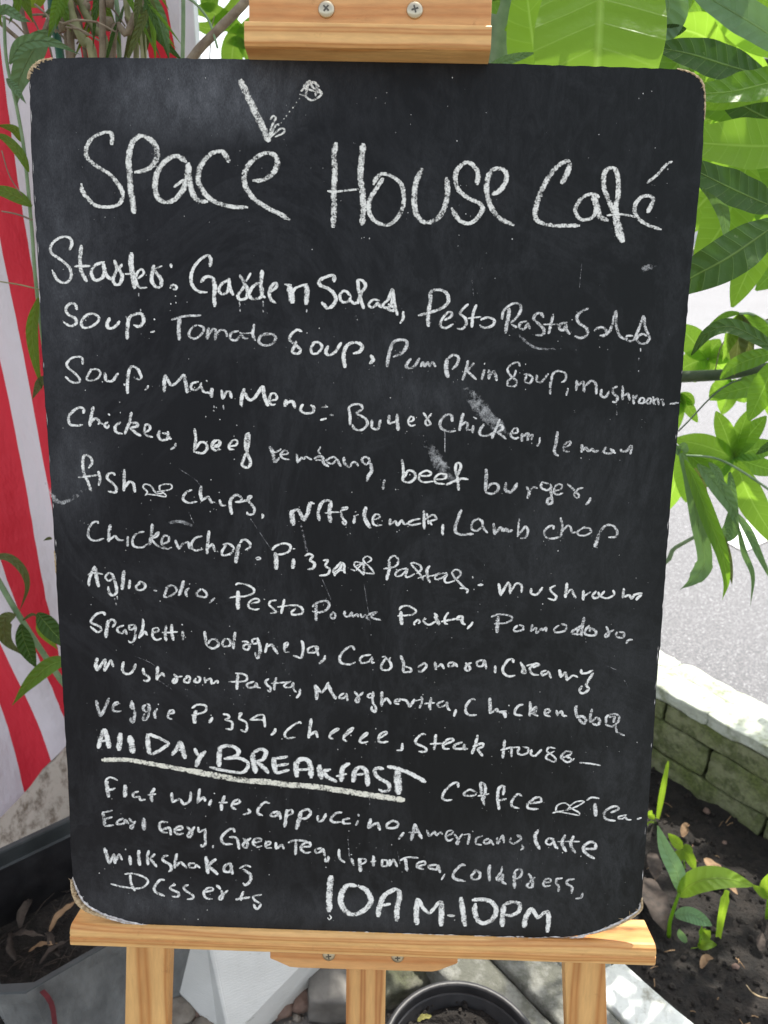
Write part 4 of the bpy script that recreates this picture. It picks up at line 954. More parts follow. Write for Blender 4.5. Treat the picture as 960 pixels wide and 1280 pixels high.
for i in range(24):
    x0 = lr.uniform(-60, 90); y0 = lr.uniform(-90, 0); dx = lr.uniform(-40, 40)
    ll([(x0, y0), (x0 + dx * .4, y0 + 25), (x0 + dx, y0 + 60)], lr.uniform(4, 9), lr.uniform(1.1, 1.2), lr.choice(('leaf_mid', 'leaf_grey')), cane)
for i in range(14):
    x0 = lr.uniform(0, 130); y0 = lr.uniform(0, 50); a = lr.uniform(-.5, 1.8)
    ls('twig', [(x0, y0), (x0 + 20 * math.cos(a), y0 + 20 * math.sin(a)), (x0 + 45 * math.cos(a + .2), y0 + 45 * math.sin(a + .2))], (.0016, .001), lr.uniform(1.12, 1.22), 'stem_brown', cane)
# dry branch right of the cloth, with a bright shrub beyond
br = thing('dry_branch', at_y(235, 90, 1.15), 'bare brown branch slanting up to the easel clamp', 'branch')
tube_part('branch_wood', [at_y(180, 170, 1.15), at_y(238, 76, 1.15), at_y(272, 38, 1.15), at_y(312, -4, 1.15), at_y(350, -60, 1.15)], (.0062, .0055), 'stem_brown', br)
tube_part('twig', [at_y(272, 60, 1.14), at_y(262, 28, 1.15), at_y(245, 5, 1.15), at_y(225, -8, 1.15)], (.0016, .0016), 'stem_green', br, 6)
tube_part('twig', [at_y(262, 78, 1.16), at_y(264, 40, 1.16), at_y(268, 20, 1.16)], (.0008, .0006), 'stem_brown', br, 5)
shrub = thing('bright_shrub', Vector((at_y(280, 40, 2.3).x, 2.3, 0)), 'bright lime green shrub seen between the cloth and the easel clamp', 'shrub', None)
tube_part('shrub_stem', [(shrub.location.x, 2.3, 0), (shrub.location.x + .03, 2.3, .8), at_y(285, 60, 2.3)], (.012, .006), 'stem_green', shrub)
for p, w_, mt in (([(305, -20), (290, 15), (265, 35), (240, 30)], 10, 'leaf_lime'), ([(306, 40), (285, 28), (262, 14), (238, 14)], 11, 'leaf_lime'), ([(300, 30), (290, 70), (296, 110)], 14, 'leaf_lime'), ([(310, 60), (296, 52), (284, 54)], 6, 'leaf_mid'),
    ([(318, 20), (304, 48), (312, 80)], 9, 'leaf_lime'), ([(270, -20), (262, 5), (250, 0)], 9, 'leaf_mid')):
    ll(p, w_, 2.2, mt, shrub, prof=lance)

# ------------------------------------------------------------------ canopy added out of view to shade the left half
aw = thing('added_canopy', Vector((-1.2, 2.9, 0)), 'plain cloth canopy added overhead, out of view, to shade the pots and the striped cloth', 'added_canopy')
M['canvas'] = simple('canvas', (.30, .30, .29), (.38, .38, .36), 8, .9, 0)
MB().add([(-4, 1.5, 2.5), (.42, 1.5, 2.5), (.42, 4.6, 2.75), (-4, 4.6, 2.75), (-4, 1.5, 2.515), (.42, 1.5, 2.515), (.42, 4.6, 2.765), (-4, 4.6, 2.765)], [(3, 2, 1, 0), (4, 5, 6, 7), (0, 1, 5, 4), (1, 2, 6, 5), (2, 3, 7, 6), (3, 0, 4, 7)]).make('added_canopy_cloth', M['canvas'], aw, (-1.2, 2.9, 2.5))
for x, y in ((.38, 4.5), (-3.9, 4.5), (-3.9, 1.6)):
    MB().tube([(x, y, 0), (x, y, 2.5 + (.24 if y > 4 else 0))], .02, 10).make('added_canopy_pole', M['post'], aw, (x, y, 0))

# ------------------------------------------------------------------ across the road: parked car, kerb and boundary wall
car_o = at_z(953, 343, 0) + Vector((.35, 1.1, 0)); car = thing('parked_car', Vector((car_o.x + 1.0, car_o.y + .3, 0)), 'pale parked car across the road, mostly hidden by leaves', 'car')
cl = car.location
paint, nt, bs = mat('white_car_paint'); bs.inputs['Base Color'].default_value = (.7, .72, .74, 1); bs.inputs['Roughness'].default_value = .25; bs.inputs['Coat Weight'].default_value = .6
glass, nt, bs = mat('car_glass'); bs.inputs['Base Color'].default_value = (.02, .025, .03, 1); bs.inputs['Roughness'].default_value = .05
tyre, nt, bs = mat('tyre_rubber'); bs.inputs['Base Color'].default_value = (.012, .012, .013, 1); bs.inputs['Roughness'].default_value = .8
prof2 = [(-2.1, .32), (-2.15, .62), (-2.0, .82), (-1.2, .92), (-.55, 1.38), (.55, 1.45), (1.35, 1.38), (1.95, .98), (2.1, .75), (2.1, .32)]
n = len(prof2); vs = []
for yy, k in ((-.84, .0), (-.80, .0), (.80, 0), (.84, 0)):
    for x, z in prof2: vs.append((cl.x + x * (.985 if abs(yy) > .82 else 1), cl.y + yy * (.86 if z > 1 else 1), z * (.985 if abs(yy) > .82 else 1)))
fs = [tuple(range(n))[::-1], tuple(range(3 * n, 4 * n))]
for i in range(3):
    for k in range(n): fs.append((i * n + k, i * n + (k + 1) % n, (i + 1) * n + (k + 1) % n, (i + 1) * n + k))
MB().add(vs, fs).make('body', paint, car, cl, bevel=.03)
for x0, x1, x2, x3 in ((-1.0, -.5, .1, .1), (.18, .18, 1.2, 1.55)):
    MB().add([(cl.x + x0, cl.y - .852, .95), (cl.x + x3, cl.y - .852, .95), (cl.x + x2, cl.y - .745, 1.33), (cl.x + x1, cl.y - .745, 1.33)], [(0, 1, 2, 3)]).make('side_window', glass, car, cl)
for x in (-1.35, 1.35):
    for s in (-1, 1):
        c_ = Vector((cl.x + x, cl.y + s * .78, .31)); mb = MB(); n = 28; vs = []; fs = []
        pr = [(.10, -.1), (.29, -.1), (.31, -.07), (.31, .07), (.29, .1), (.10, .1)]
        for k in range(n):
            for rr, yy in pr: vs.append(c_ + Vector((rr * math.cos(k * 6.2832 / n), yy, rr * math.sin(k * 6.2832 / n))))
        for k in range(n):
            for j in range(5): fs.append((k * 6 + j, k * 6 + j + 1, ((k + 1) % n) * 6 + j + 1, ((k + 1) % n) * 6 + j))
        w_ = MB().add(vs, fs).make('wheel', tyre, car, cl, smooth=False)
        MB().tube([c_ + Vector((0, s * .105 - .02, 0)), c_ + Vector((0, s * .105, 0))], .19, 20).make('hub_cap', M['metal'], w_, c_).location = c_ - cl
mb = MB(); mb.box(-40, 60, 17, 20, -.02, .13); o = mb.make('pavement', M['kerb_grey'], None, (0, 18, 0)); tag(o, kind='structure')
mb = MB(); mb.box(-40, 60, 20.2, 20.45, -.02, 2.1); tag(mb.make('boundary_wall', M['cope'], None, (0, 20.3, 0)), 'long pale boundary wall on the far side of the road', 'wall')

# handwriting: every stroke is a thin ribbon of chalk on the board
INK = """
C 90 80 3.2 13
arrow 672,62 790,312@20
arrow 790,300 798,255 818,214 804,206 793,224@7;792,298 812,250 830,240@7;795,292 830,262 850,258 846,276 812,292@7
space 160,325 162,290 152,274 120,278 80,300 60,335 62,375 100,410 150,440 185,480 204,520 190,560 150,572 100,568 65,540 42,505 38,478
space 250,600 245,560 235,500 232,440 228,380 240,320 270,290 300,295 330,320 342,360 330,400 295,425 250,434@17
space 458,395 430,372 395,375 355,410 335,460 335,510 355,545 390,552 430,525 455,480 465,410@17;465,395 470,460 480,510 505,545 545,552@17;408,494 450,462@10
space 630,395 612,360 590,350 550,365 515,410 505,460 525,510 570,550 630,570 705,574@16
space 722,468 770,462 810,430 822,390 800,360 760,362 715,395 690,440 695,490 730,540 790,580 830,600 872,625@16
arrow 826,248 828,244@5;836,238 839,234@5;847,222 850,218@5;856,210 860,205@5;868,194 872,189@5;882,178 886,173@5;896,157 899,153@5;908,142 912,138@5
arrow 925,92 950,66 966,96 990,106 996,126 960,146 930,128 910,122@8;915,110 960,76 990,92@8;935,130 945,72 978,80 975,130@8;930,98 1000,118@8
C 390 150 3.5556 17
house 108,100 98,160 102,230 98,320 98,400 95,480@18;228,104 222,170 215,250 225,330 228,400 222,470@19;68,316 100,320 150,314 210,308@10
house 318,258 290,300 260,350 252,400 270,440 310,465 350,462 390,420 408,360 398,290 360,255 315,240 285,262 273,290@15
house 490,215 465,270 455,340 460,410 485,448 525,455 570,425 595,370 602,310 598,255@18
house 732,290 738,240 715,202 685,190 650,215 636,260 650,310 690,345 740,370 758,395 735,435 700,460 660,450 632,415 620,390@16
house 798,332 830,318 858,280 862,235 835,217 800,225 778,270 778,330 795,385 830,435 898,470@17
C 600 150 3.5556 17
cafe 360,285 385,240 402,190 380,185 330,220 285,290 255,360 244,430 275,460 340,470 443,470@17
cafe 530,345 500,330 455,345 425,390 427,420 455,445 500,432 520,385@14;500,335 520,390 530,430 570,448@20
cafe 598,395 612,340 612,270 600,222 570,217 550,245 550,300 575,370 600,430@16;592,380 606,440 618,500 635,545@24;562,425 610,420 660,425 695,435@10
cafe 742,415 768,360 755,340 720,342 692,370 686,410 708,445 750,470 805,488@14
cafe 740,282 790,240 828,198 855,186@11
C 50 280 4 13
starter 150,132 162,95 145,68 100,70 60,105 60,145 100,175 150,220 158,265 130,295 90,280 62,230@13
starter 208,105 202,170 206,230 235,290@15;172,212 252,210@14
starter 325,190 280,205 258,240 275,280 310,270 330,220@15;315,190 330,250 360,282@15
starter 372,180 385,225 368,270 375,300 400,300 412,260 398,230 380,200@14;412,200 388,235@14
starter 458,142 455,200 465,260 475,325@20;425,250 485,250@11
starter 490,275 520,245 508,222 487,245 482,285 500,318 538,318@11
starter 572,205 562,250 560,285 580,315 608,315 605,275 578,240 560,215@15;575,225 612,210@10
starter 655,198 658,220@11;650,322 665,305 682,312 682,330 664,324@11;678,358 679,363@8;680,390 681,397@5
C 230 300 4 13
garden 130,135 135,95 115,78 70,110 38,170 42,225 75,258 118,262@14;83,212 110,185 142,190 154,230 152,290 155,335@16
garden 228,200 195,215 175,250 190,275 220,255 230,205@14;225,190 230,240 248,278@14
garden 278,175 304,220 290,250 270,280 285,300 315,285 315,240 292,205@14;335,165 310,210@10
garden 378,212 345,235 325,270 345,295 385,285 395,240@15;392,150 385,220 390,270 408,290@15
garden 425,262 460,238 465,213 442,225 427,265 437,300 462,316@14
garden 503,222 540,226@12;522,225 535,265 543,318@24;540,270 560,240 610,222@12;612,218 615,270 612,325@20
salad 750,212 753,176 720,182 680,202 684,228 730,248 758,285 750,322 718,345 688,310@16
salad 835,280 805,255 780,275 790,308 820,308 838,282@13;830,300 850,318 868,310@13
salad 868,320 885,270 908,232 895,205 868,198 872,240 885,300 900,345@14
specks 279,308 280,335@6;281,345 282,360@6;395,305 397,335@6;397,345 396,362@6;614,345 612,362@6;614,463 616,467@6
C 440 330 4 12
salad 135,182 105,180 80,205 100,218 125,200 138,180@12;130,190 140,215 155,215@12
salad 203,122 182,175 155,205 168,225 195,205 205,150@13;205,125 212,190 228,258@12;165,215 200,235 215,220 180,200@15
salad 256,236 256,270 240,298@11
pesto 395,150 390,200 380,250 382,315@15;385,165 400,135 440,130 475,150 480,190 450,220 400,240 330,258@15
pesto 460,282 495,262 500,240 475,245 445,285 445,312 470,320 507,300@12
pesto 582,200 550,230 540,250 565,270 570,300 550,325 523,322@12
pesto 622,203 605,250 598,318@12;578,272 645,265@9
pesto 640,280 680,268 710,282 702,308 660,320 637,305@13
C 620 360 4 12
pasta 66,100 60,150 45,228@16;28,158 40,112 85,78 120,85 120,120 95,155 68,178@12
pasta 75,180 105,198@12;155,165 122,175 115,200 140,205 160,175 170,205@12
pasta 237,150 225,128 200,130 188,155 215,180 238,205 233,232 196,236@14
pasta 285,130 275,180 262,230@12;235,182 315,182@9
pasta 358,172 325,180 312,205 335,210 355,180 348,205 370,232@15
salad 462,102 430,115 405,145 415,175 450,200 455,230 425,250 393,240@14
salad 490,215 515,197 545,203 548,230 518,238@12
salad 530,245 570,210 600,112 600,180 615,235 645,258@13
salad 685,240 655,240 650,262 680,265 702,240@11
salad 690,255 715,200 738,138 746,200 766,245 750,275 715,275 703,252 730,230 762,245@12
specks 722,300 722,318@5;714,350 713,362@5;712,412 713,420@5;865,232 867,234@5
C 50 280 4 12
soup 187,430 175,400 145,402 130,430 145,455 175,470 183,495 155,510 118,490@13
soup 270,448 235,455 208,490 220,518 260,512 295,480 285,457 258,445@12
soup 350,468 337,500 345,522 375,515 400,485@14
soup 437,577 438,520 447,470 475,452 508,450 520,480 500,512 468,505@15
soup 570,474 576,480@10;553,542 576,536@10
specks 495,345 495,365@6;503,425 504,438@6;430,460 440,490@3
tomato 657,480 720,462 807,457@13;700,468 695,520 697,582@17
tomato 785,503 757,525 745,555 772,574 808,552 820,520 790,505@11
C 230 300 4 13
tomato 126,438 120,470 115,497@16;120,475 145,447 160,455 156,502@14;160,470 185,450 210,458 215,485@11
tomato 275,455 238,465 230,495 260,502 285,475@12;280,460 300,490 322,492@12
tomato 352,420 345,470 357,505@12;285,468 345,465@8
tomato 420,465 385,480 375,510 400,527 440,520 460,492 440,470 400,478@13
soup 592,458 565,450 535,475 530,500 560,525 588,550 570,568 538,562 555,525 562,505@13
soup 655,512 636,540 640,570 670,565 690,535 672,512 640,515@12
soup 722,528 710,560 725,576 755,560 788,512@14
soup 806,640 798,590 805,545 830,517 870,515 892,535 875,560 845,568@16
soup 932,575 946,598 928,620@15
C 440 330 4 13
pumpkin 175,515 185,450 205,395 235,380 270,385 272,410 250,445 205,465@15
pumpkin 295,472 272,505 280,520 310,513 338,470@14
pumpkin 343,515 355,488 362,515 380,488 387,515 402,488 418,515@12
pumpkin 480,570 470,520 476,472@18;476,475 505,455 532,465 525,500 500,527@13
pumpkin 580,482 570,530 552,582@12;610,495 575,535 622,578@12
pumpkin 662,525 648,580@12;660,502 664,500@12
pumpkin 685,528 685,577@13;690,555 712,532 724,585@13
C 620 360 4 12
soup 120,392 110,372 80,380 58,405 70,435 102,465 95,490 57,490 60,465 90,440 100,410@10
soup 152,435 142,470 168,475 182,450 162,432 138,432@11
soup 205,433 200,465 225,470 262,428@11
soup 270,532 272,480 285,430 310,415 347,428 345,460 325,472@11
soup 360,500 350,538@9
mushroom 405,460 400,515@12;405,490 438,465 440,522@12;443,490 478,460 498,480 500,532@12
mushroom 527,505 525,538 547,545 566,515@12
mushroom 608,492 583,502 585,525 607,545 600,572 580,568@12
mushroom 633,488 632,560@11;635,540 660,525 668,562@11
mushroom 685,535 688,582@11;690,555 706,535@11
mushroom 722,548 710,575 735,575 742,552 720,548@10
mushroom 762,550 747,573 768,580 778,555 758,550@10
mushroom 785,542 787,582@11;790,562 808,550 813,585@11;815,562 832,555 836,590@11
mushroom 865,580 912,574@12
specks 601,578 602,600@5;603,615 603,635@5
C 70 430 4.3636 14
soup 148,112 145,78 115,70 80,82 60,110 75,135 110,165 130,190 132,210 90,208 52,178@12;195,135 170,185 185,200 225,190 245,160 225,138 190,140@11;268,155 275,203 310,200 342,158;392,272 392,200 402,140 420,122 450,140 465,180 458,195 425,182@14;505,225 500,240 485,252@12;372,215 376,228@8
main 597,165 592,210 592,262@16;597,165 630,230 660,210 700,165@14;700,165 710,215 718,268@16;780,205 745,215 738,240 760,252 785,235 795,210@12;790,225 810,262 850,265@12;820,198 828,205@10;855,240 852,292@12
specks 862,335 864,345@8;860,360 860,366@6;912,335 915,355@7;348,315 349,320@8
chicken 150,380 155,352 125,347 90,370 70,400 75,435 105,445 148,440;205,340 192,400 185,450@15;190,430 215,405 235,420 232,440;240,430 262,438@10;285,380 295,390@10;285,425 262,440 280,462 290,440@12;355,425 325,450 330,480 365,490;412,370 400,430 375,492@14;405,430 450,430 440,450 405,455 430,480 465,502@15;490,480 512,465 512,440 490,440 483,480 500,500 530,508@12;568,470 560,500 575,522 605,520 610,490 580,485@14;610,475 620,520 632,515@12;655,540 648,560 625,575@13
beef 757,460 762,520 755,592@13;760,590 800,595 825,570 815,540 785,538 762,575@13;862,555 890,545 890,522 860,530 850,560 868,580 900,575@12
C 260 450 4.3636 14
beef 30,475 60,470 72,445 50,437 27,460 28,485 50,493 62,480@12;118,470 150,465 165,445 145,435 118,460 120,485 145,488@12;210,500 205,450 212,400 225,405 222,450 215,500 232,560 218,590 190,575 195,540 215,500@14
main 20,152 20,205;0,182 22,182@10;75,162 82,215@13;85,210 100,175 122,170 130,210@14
menu 200,155 185,200 182,250@16;200,175 225,215 255,205 300,140@16;300,140 310,200 330,252@17;345,222 375,212 370,182 345,185 335,225 350,245 370,240@12;428,215 420,255@20;425,235 455,225 468,235 475,265@16;520,240 505,270 530,290 570,285 578,260 560,245@14;620,258 655,255@9;640,245 645,252@8;612,328 648,318@12;665,298 685,302@13
specks 34,250 35,262@6;34,275 34,280@8;85,245 86,270@6;250,360 252,362@8
butter 775,355 775,300 768,262 795,242 835,245 845,268 805,290 860,320 868,355 835,382 800,375 788,350@13;895,325 892,370 925,375 942,325@14
C 430 480 4.3636 14
butter 247,168 243,218@14;243,218 296,200@11;291,163 291,205 296,255@15;350,205 375,200 380,178 360,180 350,210 365,228 390,222@10;432,155 462,200 475,220 455,225 445,205 478,160@11
chicken 590,205 585,170 555,170 525,205 530,240 570,258 610,255@14;650,158 640,200 628,255@15;640,225 665,205 675,220 668,255@13;705,180 725,190@9;705,225 700,268@13;675,250 705,250@9;765,215 740,255 750,280 785,280 830,260@14;850,190 830,240 805,300@12;830,230 860,220 865,245 835,262 885,300@13;912,270 945,265 945,240 925,245 908,280 930,298 955,292@11
rendang 222,520 212,575@13
beef 315,410 325,470 320,530@13;322,530 360,535 390,505 375,475 345,475 330,510@13;415,500 460,500 480,485 450,472 415,490 410,520 440,535 490,530@11;500,520 550,515 560,490 520,490 495,515 505,540 550,545@11;625,580 620,520 608,470 612,430 635,430 635,460 615,500@13;555,550 600,530 640,515 678,520@13
burger 775,462 775,520 770,585@16;770,590 810,598 840,575 835,545 800,545 785,570@14;882,540 880,580 915,585 945,545@14
specks 550,260 550,375@4;410,278 412,282@8;430,280 434,284@9
C 610 490 4.3636 14
chicken 132,225 160,220 160,195 135,205 125,240 150,252 165,245@10;185,225 185,270@14;190,245 220,222 215,265@16;225,240 245,230 235,262@10;283,245 280,280@8;280,280 265,295@16
lemon 378,215 372,270 362,310 365,335 385,348@14;405,300 435,295 455,275 440,270 415,290 415,320 445,325@11;512,285 510,330@15;515,320 535,300 545,325 570,308 578,328 605,318@16;645,300 625,325 650,335 680,330 665,308@14;670,310 695,335;725,310 725,325 755,320 780,290@14;785,290 775,340@12
burger 98,492 90,540 125,545 160,495@14;210,515 225,545 215,582@15;222,550 245,520 272,525@11;330,500 295,490 290,520 320,535 345,520 338,500@12;338,520 345,565 350,600 325,615 325,590 345,570@14;360,540 395,530 405,505 375,505 358,540 375,560 410,550@11;432,500 465,530 500,565 485,578 465,560 490,530 520,522@11;560,575 552,595 532,615@13
C 80 560 4.3636 14
fish 150,235 130,180 108,130 105,60 118,38 145,50 155,80 135,110@13;78,160 120,155 185,148@12;188,125 198,170 190,205@13;278,150 275,135 245,140 238,165 270,195 288,220 280,242 240,235@13;330,115 330,170 328,235@14;330,215 360,180 380,195 388,242@14
chips 700,228 670,240 650,275 680,298 728,292@13;750,205 745,245 755,290@15;755,285 785,265 795,275 805,295 825,295@13;845,240 850,242@8;850,280 860,310 885,312@13
chicken 190,412 185,398 155,410 135,450 140,490 175,505 220,492@12;255,415 248,460 245,512@15;250,500 280,475 300,500 330,502@12;340,440 343,440@10;350,480 348,535@12;440,455 400,465 375,500 385,535 430,540 460,520@12;485,412 478,470 468,530@15;475,490 520,455 510,480 475,495 510,530 550,550@11;530,525 570,510 575,480 545,480 535,520 560,548 590,540@12;608,500 630,552@13;630,550 650,520 680,510 685,548 700,545@12
chop 755,480 715,492 695,530 715,558 760,550@12;792,450 785,510 780,578@14;785,548 810,520 825,565@12;835,562 845,568@10;890,520 862,565 870,585 910,575 930,545 900,522 865,525@12
C 280 580 4.3636 14
chips 45,275 35,230 40,190 70,168 100,185 90,205 60,205@15;90,205 130,195 155,175 135,172 135,200 165,240 165,272 135,275 125,260@13;208,270 213,285 205,298@11
nasi 370,250 372,290 380,335@22;370,260 405,250 435,310@16;435,310 460,260 470,215 495,215@18;520,310 515,260 535,210 565,198 590,205@15;585,205 575,260 582,320@18;545,268 590,262 640,262@10;640,240 670,235 675,245 640,255 645,290 670,320 655,332 645,310@11;715,260 718,262@10;715,285 708,325@14;705,285 735,275@9
lemak 775,232 765,280 780,320 800,350@18
chop 65,540 75,470 85,435@18;85,430 110,410 140,430 140,455 115,468@13;172,515 195,505 200,520 178,520@10
pizza 285,575 285,520 280,480@20;262,470 285,445 330,432 362,445 355,475 320,490 285,492@12;375,462 390,462@8;380,515 375,570@18;440,500 465,490 490,500 465,525 495,540 485,568 455,572@13;540,525 570,520 550,555 580,570 565,600 520,608@12
C 460 600 4.3636 13
lemak 30,215 60,205 65,190 40,188 25,215 35,245 78,245@11;122,210 118,248@14;120,245 150,220 160,250 185,215 200,240 240,225@12;285,210 240,220 215,235 240,245 290,235@12;305,165 305,230 308,268@12;305,215 355,190 378,212 330,225 350,245@12;320,180 330,240@10;408,240 407,300@13
lamb 510,160 490,210 475,270 500,295 575,293@15;620,225 600,210 570,230 565,265 595,275 625,250@12;620,215 630,260 652,288@12;685,235 692,300@14;695,290 725,255 735,280 755,262 765,280 790,272@16;825,210 815,310@9;820,300 860,250 872,275 860,310 830,318@12
punct 570,525 573,535@9;598,572 630,570@16
C 610 610 4.3636 13
chop 355,225 360,205 335,208 308,235 315,265 350,275 395,265@12;395,160 405,210 395,265@11;400,240 435,200 450,215 455,245 480,240@11;530,210 490,235 495,255 530,258 565,240 550,218 520,218@11;605,245 595,280 580,322@18;605,245 640,205 680,205 702,235 695,265 655,268@13
mushroom 58,518 70,588@13;70,580 105,520 120,520 120,578@12;122,565 155,520 182,530 182,570@11;235,545 232,575 265,580 298,540@12;368,530 340,545 345,565 372,590 360,610 325,600@11;430,515 420,598@13;420,580 455,550 465,575 478,600@12;520,555 518,612@12;520,590 560,565@10;590,560 565,585 580,600 610,590 600,565@12;635,560 610,590 650,600 690,580 680,555@11;740,545 732,600@12;735,595 770,580 780,605 800,580 840,572 805,610@13
C 90 690 4.3636 14
aglio 95,185 95,160 105,120 128,75@13;128,78 135,130 148,190@16;90,118 130,112 172,120@10;230,130 205,110 185,135 200,158 230,140@12;220,115 240,170 245,215 225,235 205,220 200,185@14;285,98 282,150 275,205@17;318,150 313,200@14;375,170 352,185 360,205 395,200 400,175 378,160 360,170@12
olio 445,208 465,212@11;528,180 505,235 520,245 560,225 570,200 545,182 510,195@12;610,155 600,195 582,238@17;640,172 644,176@10;640,195 622,215 628,245@13;705,200 680,225 690,240 728,245 735,225 710,200@13;780,250 765,262 750,278@14
specks 232,250 236,265@8;248,238 250,258@7;240,275 244,288@7;105,283 108,288@7
spaghetti 182,345 172,330 140,335 110,365 108,385 150,405 165,425 140,435 100,405@13;200,370 190,420 185,468@17;195,380 220,368 238,385 220,410@13;285,400 255,410 250,430 275,442 290,420 300,450@12;340,395 315,400 315,425 340,415 345,395 348,440 340,480 320,492 308,482@12;388,362 388,410 365,470@13;368,465 400,430 412,455@12;440,440 470,430 470,412 445,420 440,455 460,478 490,470@12;515,395 510,440 515,485@13;545,392 545,440 555,482@13;490,438 530,438 578,434@10;598,393 606,397@9;605,430 605,480@14
bolognese 725,430 730,475 738,512@14;740,512 770,525 800,505 785,475 755,480 745,500@13;838,470 822,490 825,515 860,510 865,485 845,470@12;892,435 885,480 880,528@15
C 260 690 4.3636 14
pesto 150,178 170,170 215,178 250,200 245,225 200,240 150,242 115,250@11;165,210 165,312@18;235,280 275,270 280,255 250,255 225,275 225,300 255,312 282,308@11;305,255 312,258@8;375,262 345,265 330,285 360,310 375,328 340,332@11;418,255 410,290 400,335@12;378,298 440,290@9;440,290 490,292 515,310 510,335 465,342 452,330 480,305@12
penne 590,275 590,320 590,375@14;570,300 590,280 640,265 662,285 645,315 610,328 568,322@13;680,330 670,345 675,360 690,360 695,340 680,325@11;745,320 745,350 770,350 785,325 790,355 815,335 820,355@12;830,335 840,358 860,340 875,372@11;870,345 900,330 925,325 895,345 900,360 950,372@12
bolognese 185,485 215,490 228,515 215,532 192,525 200,505 240,500@12;265,470 240,475 245,500 275,495 270,465@11;270,470 285,520 275,580 262,572@14;262,570 258,545@9;325,495 312,548@12;325,515 350,500 362,525 382,555@14;428,520 438,490 420,500 420,540 445,545@12;510,480 520,510 515,560 505,575 465,562@13;580,510 548,525 545,548 585,545 605,520 585,508 595,540 605,568@11
punct 640,562 632,585 605,608@14
carbonara 800,535 785,515 750,530 720,570 725,602 770,612 805,600@13;890,560 850,565 830,585 840,605 880,595 895,570 895,600 910,602@12
C 420 710 4.3636 13
carbonara 250,485 270,480@9;275,485 248,530 250,555 285,555 302,535 290,505 265,490@12;298,485 285,510@9;352,475 368,520 365,565@14;365,568 412,565 405,545 365,535@12;445,540 485,515 492,535 465,565 445,555@12;540,510 545,555@14;550,540 575,520 590,550@12;640,510 610,520 615,540 640,530 645,512 662,540@12;705,515 730,540 725,560 702,555 712,530 740,515@13;800,500 770,510 770,535 800,530 808,498 820,550@12;868,530 868,572@12
C 590 740 4.3636 13
pomodoro 102,135 150,120 210,130 220,150 180,168 120,172@11;142,130 138,175 135,222@18;250,180 225,200 235,213 275,205 282,185 255,178@12;330,175 320,215@13;325,210 350,190 350,225 380,195 385,210 405,190 402,215@11;475,180 445,200 455,218 505,210 515,180 485,172@12;612,135 600,185 595,240@14;600,180 550,210 550,225 590,230@14;590,190 570,220@12;640,180 615,210 620,230 665,235 675,215 645,190 640,215@13;730,185 745,225 730,248 720,235 750,215 775,205@12;790,215 780,240 820,248 830,220 800,215@12;875,258 850,262 838,280@12
specks 617,250 621,256@7;620,266 622,272@6
creamy 225,385 222,362 195,370 168,410 172,440 200,458 235,452@13;262,380 285,420 295,440 270,440 285,400@13;295,400 340,390@10;330,410 370,395 345,388 315,415 330,445 365,450@12;405,425 380,435 380,455 410,440 415,428 430,468@12;475,420 485,465@14;485,462 510,435 518,485@13;518,480 550,455 578,465@11;595,420 595,445 630,440 660,425@12;662,440 625,500 635,530 605,552 582,540 600,510@13
C 100 790 4.3636 14
mushroom 95,140 88,180 95,212@16;95,210 140,145 135,215@14;135,212 170,150 183,190@12;240,160 232,200 245,225 275,225 295,200 305,172@13;345,195 350,225 378,245 370,265 345,262@13;425,185 420,262@15;422,250 450,220 462,245@12;512,228 530,250 520,280 502,270 520,250@13;530,245 560,240@10;575,250 565,270 590,275 605,250 585,235 580,255@12;635,250 620,270 650,275 655,250 638,240@12;680,245 685,278@12;685,265 715,250 720,285@12;725,280 752,262 752,280@12
veggie 90,370 100,420 112,460 135,420 160,358@15;180,400 212,392 210,378 188,390 180,420 195,432 228,430@12;285,372 278,410 300,420@13;285,380 300,440 292,495 278,480 280,465@14;362,395 345,410 355,435 380,425 378,398 365,390@13;375,400 375,450 360,482 345,475 355,440@12;427,390 431,395@9;425,415 408,440 415,472@13;480,445 510,440 512,422 490,430 478,465 505,475@12
pizza 610,415 640,395 685,400 685,430 645,445 608,452@12;635,425 625,460 628,498@19;714,450 718,454@8;725,462 705,495@15;780,445 805,450 820,465 790,475 830,490 830,530 795,525@12;865,445 885,438 865,470 905,490 912,520 905,545 875,530@12
C 270 810 4.3636 14
pasta 105,135 150,140 170,155 160,178 100,182 70,182@11;120,140 115,225@14;210,180 172,195 175,215 210,210 220,185 228,212 245,215@12;290,165 270,180 280,200 298,215 295,238 280,225@12;330,160 320,195 318,230@13;300,192 360,188 400,185@10;410,180 375,200 375,215 410,210 420,185 425,225 440,240@11;458,220 455,250 438,272@13
margherita 540,200 550,240 548,282@17;540,200 575,245 600,215 615,185@13;610,190 630,240 655,278@15;700,245 672,260 680,275 705,265 710,245 718,288@12;755,235 780,270 775,298 758,290 775,265 805,240@13;848,245 828,258 835,272 860,260 855,235@11;855,245 855,290 872,325 868,352 850,335 850,315@12;905,235 905,280 903,318@15;905,300 930,270 955,305@13
pizza 185,390 230,365 260,365 265,392 230,388 190,390@11;262,365 268,430@12;325,435 320,455 300,473@14
cheese 465,412 455,403 415,425 378,460 385,488 435,485@12;520,382 512,440 505,492@14;505,480 545,450 555,488@13;620,470 668,442 665,435 635,455 615,485 640,494@12;700,480 750,440 745,435 715,455 692,495 715,508@13;790,495 830,465 825,458 800,475 785,505 800,515 830,508@12;890,490 930,465 930,452 900,465 885,495 900,513 940,508@12
C 420 830 4.3636 14
margherita 325,205 345,200 350,185 325,195 318,212 345,218@11;350,190 385,200 400,235 430,190@13;465,175 470,200 455,240@11;430,200 470,190@8;520,180 510,230 515,250@14;480,215 540,210@10;590,200 555,215 560,235 595,225 605,205 610,240 625,252@12;655,245 642,285@13
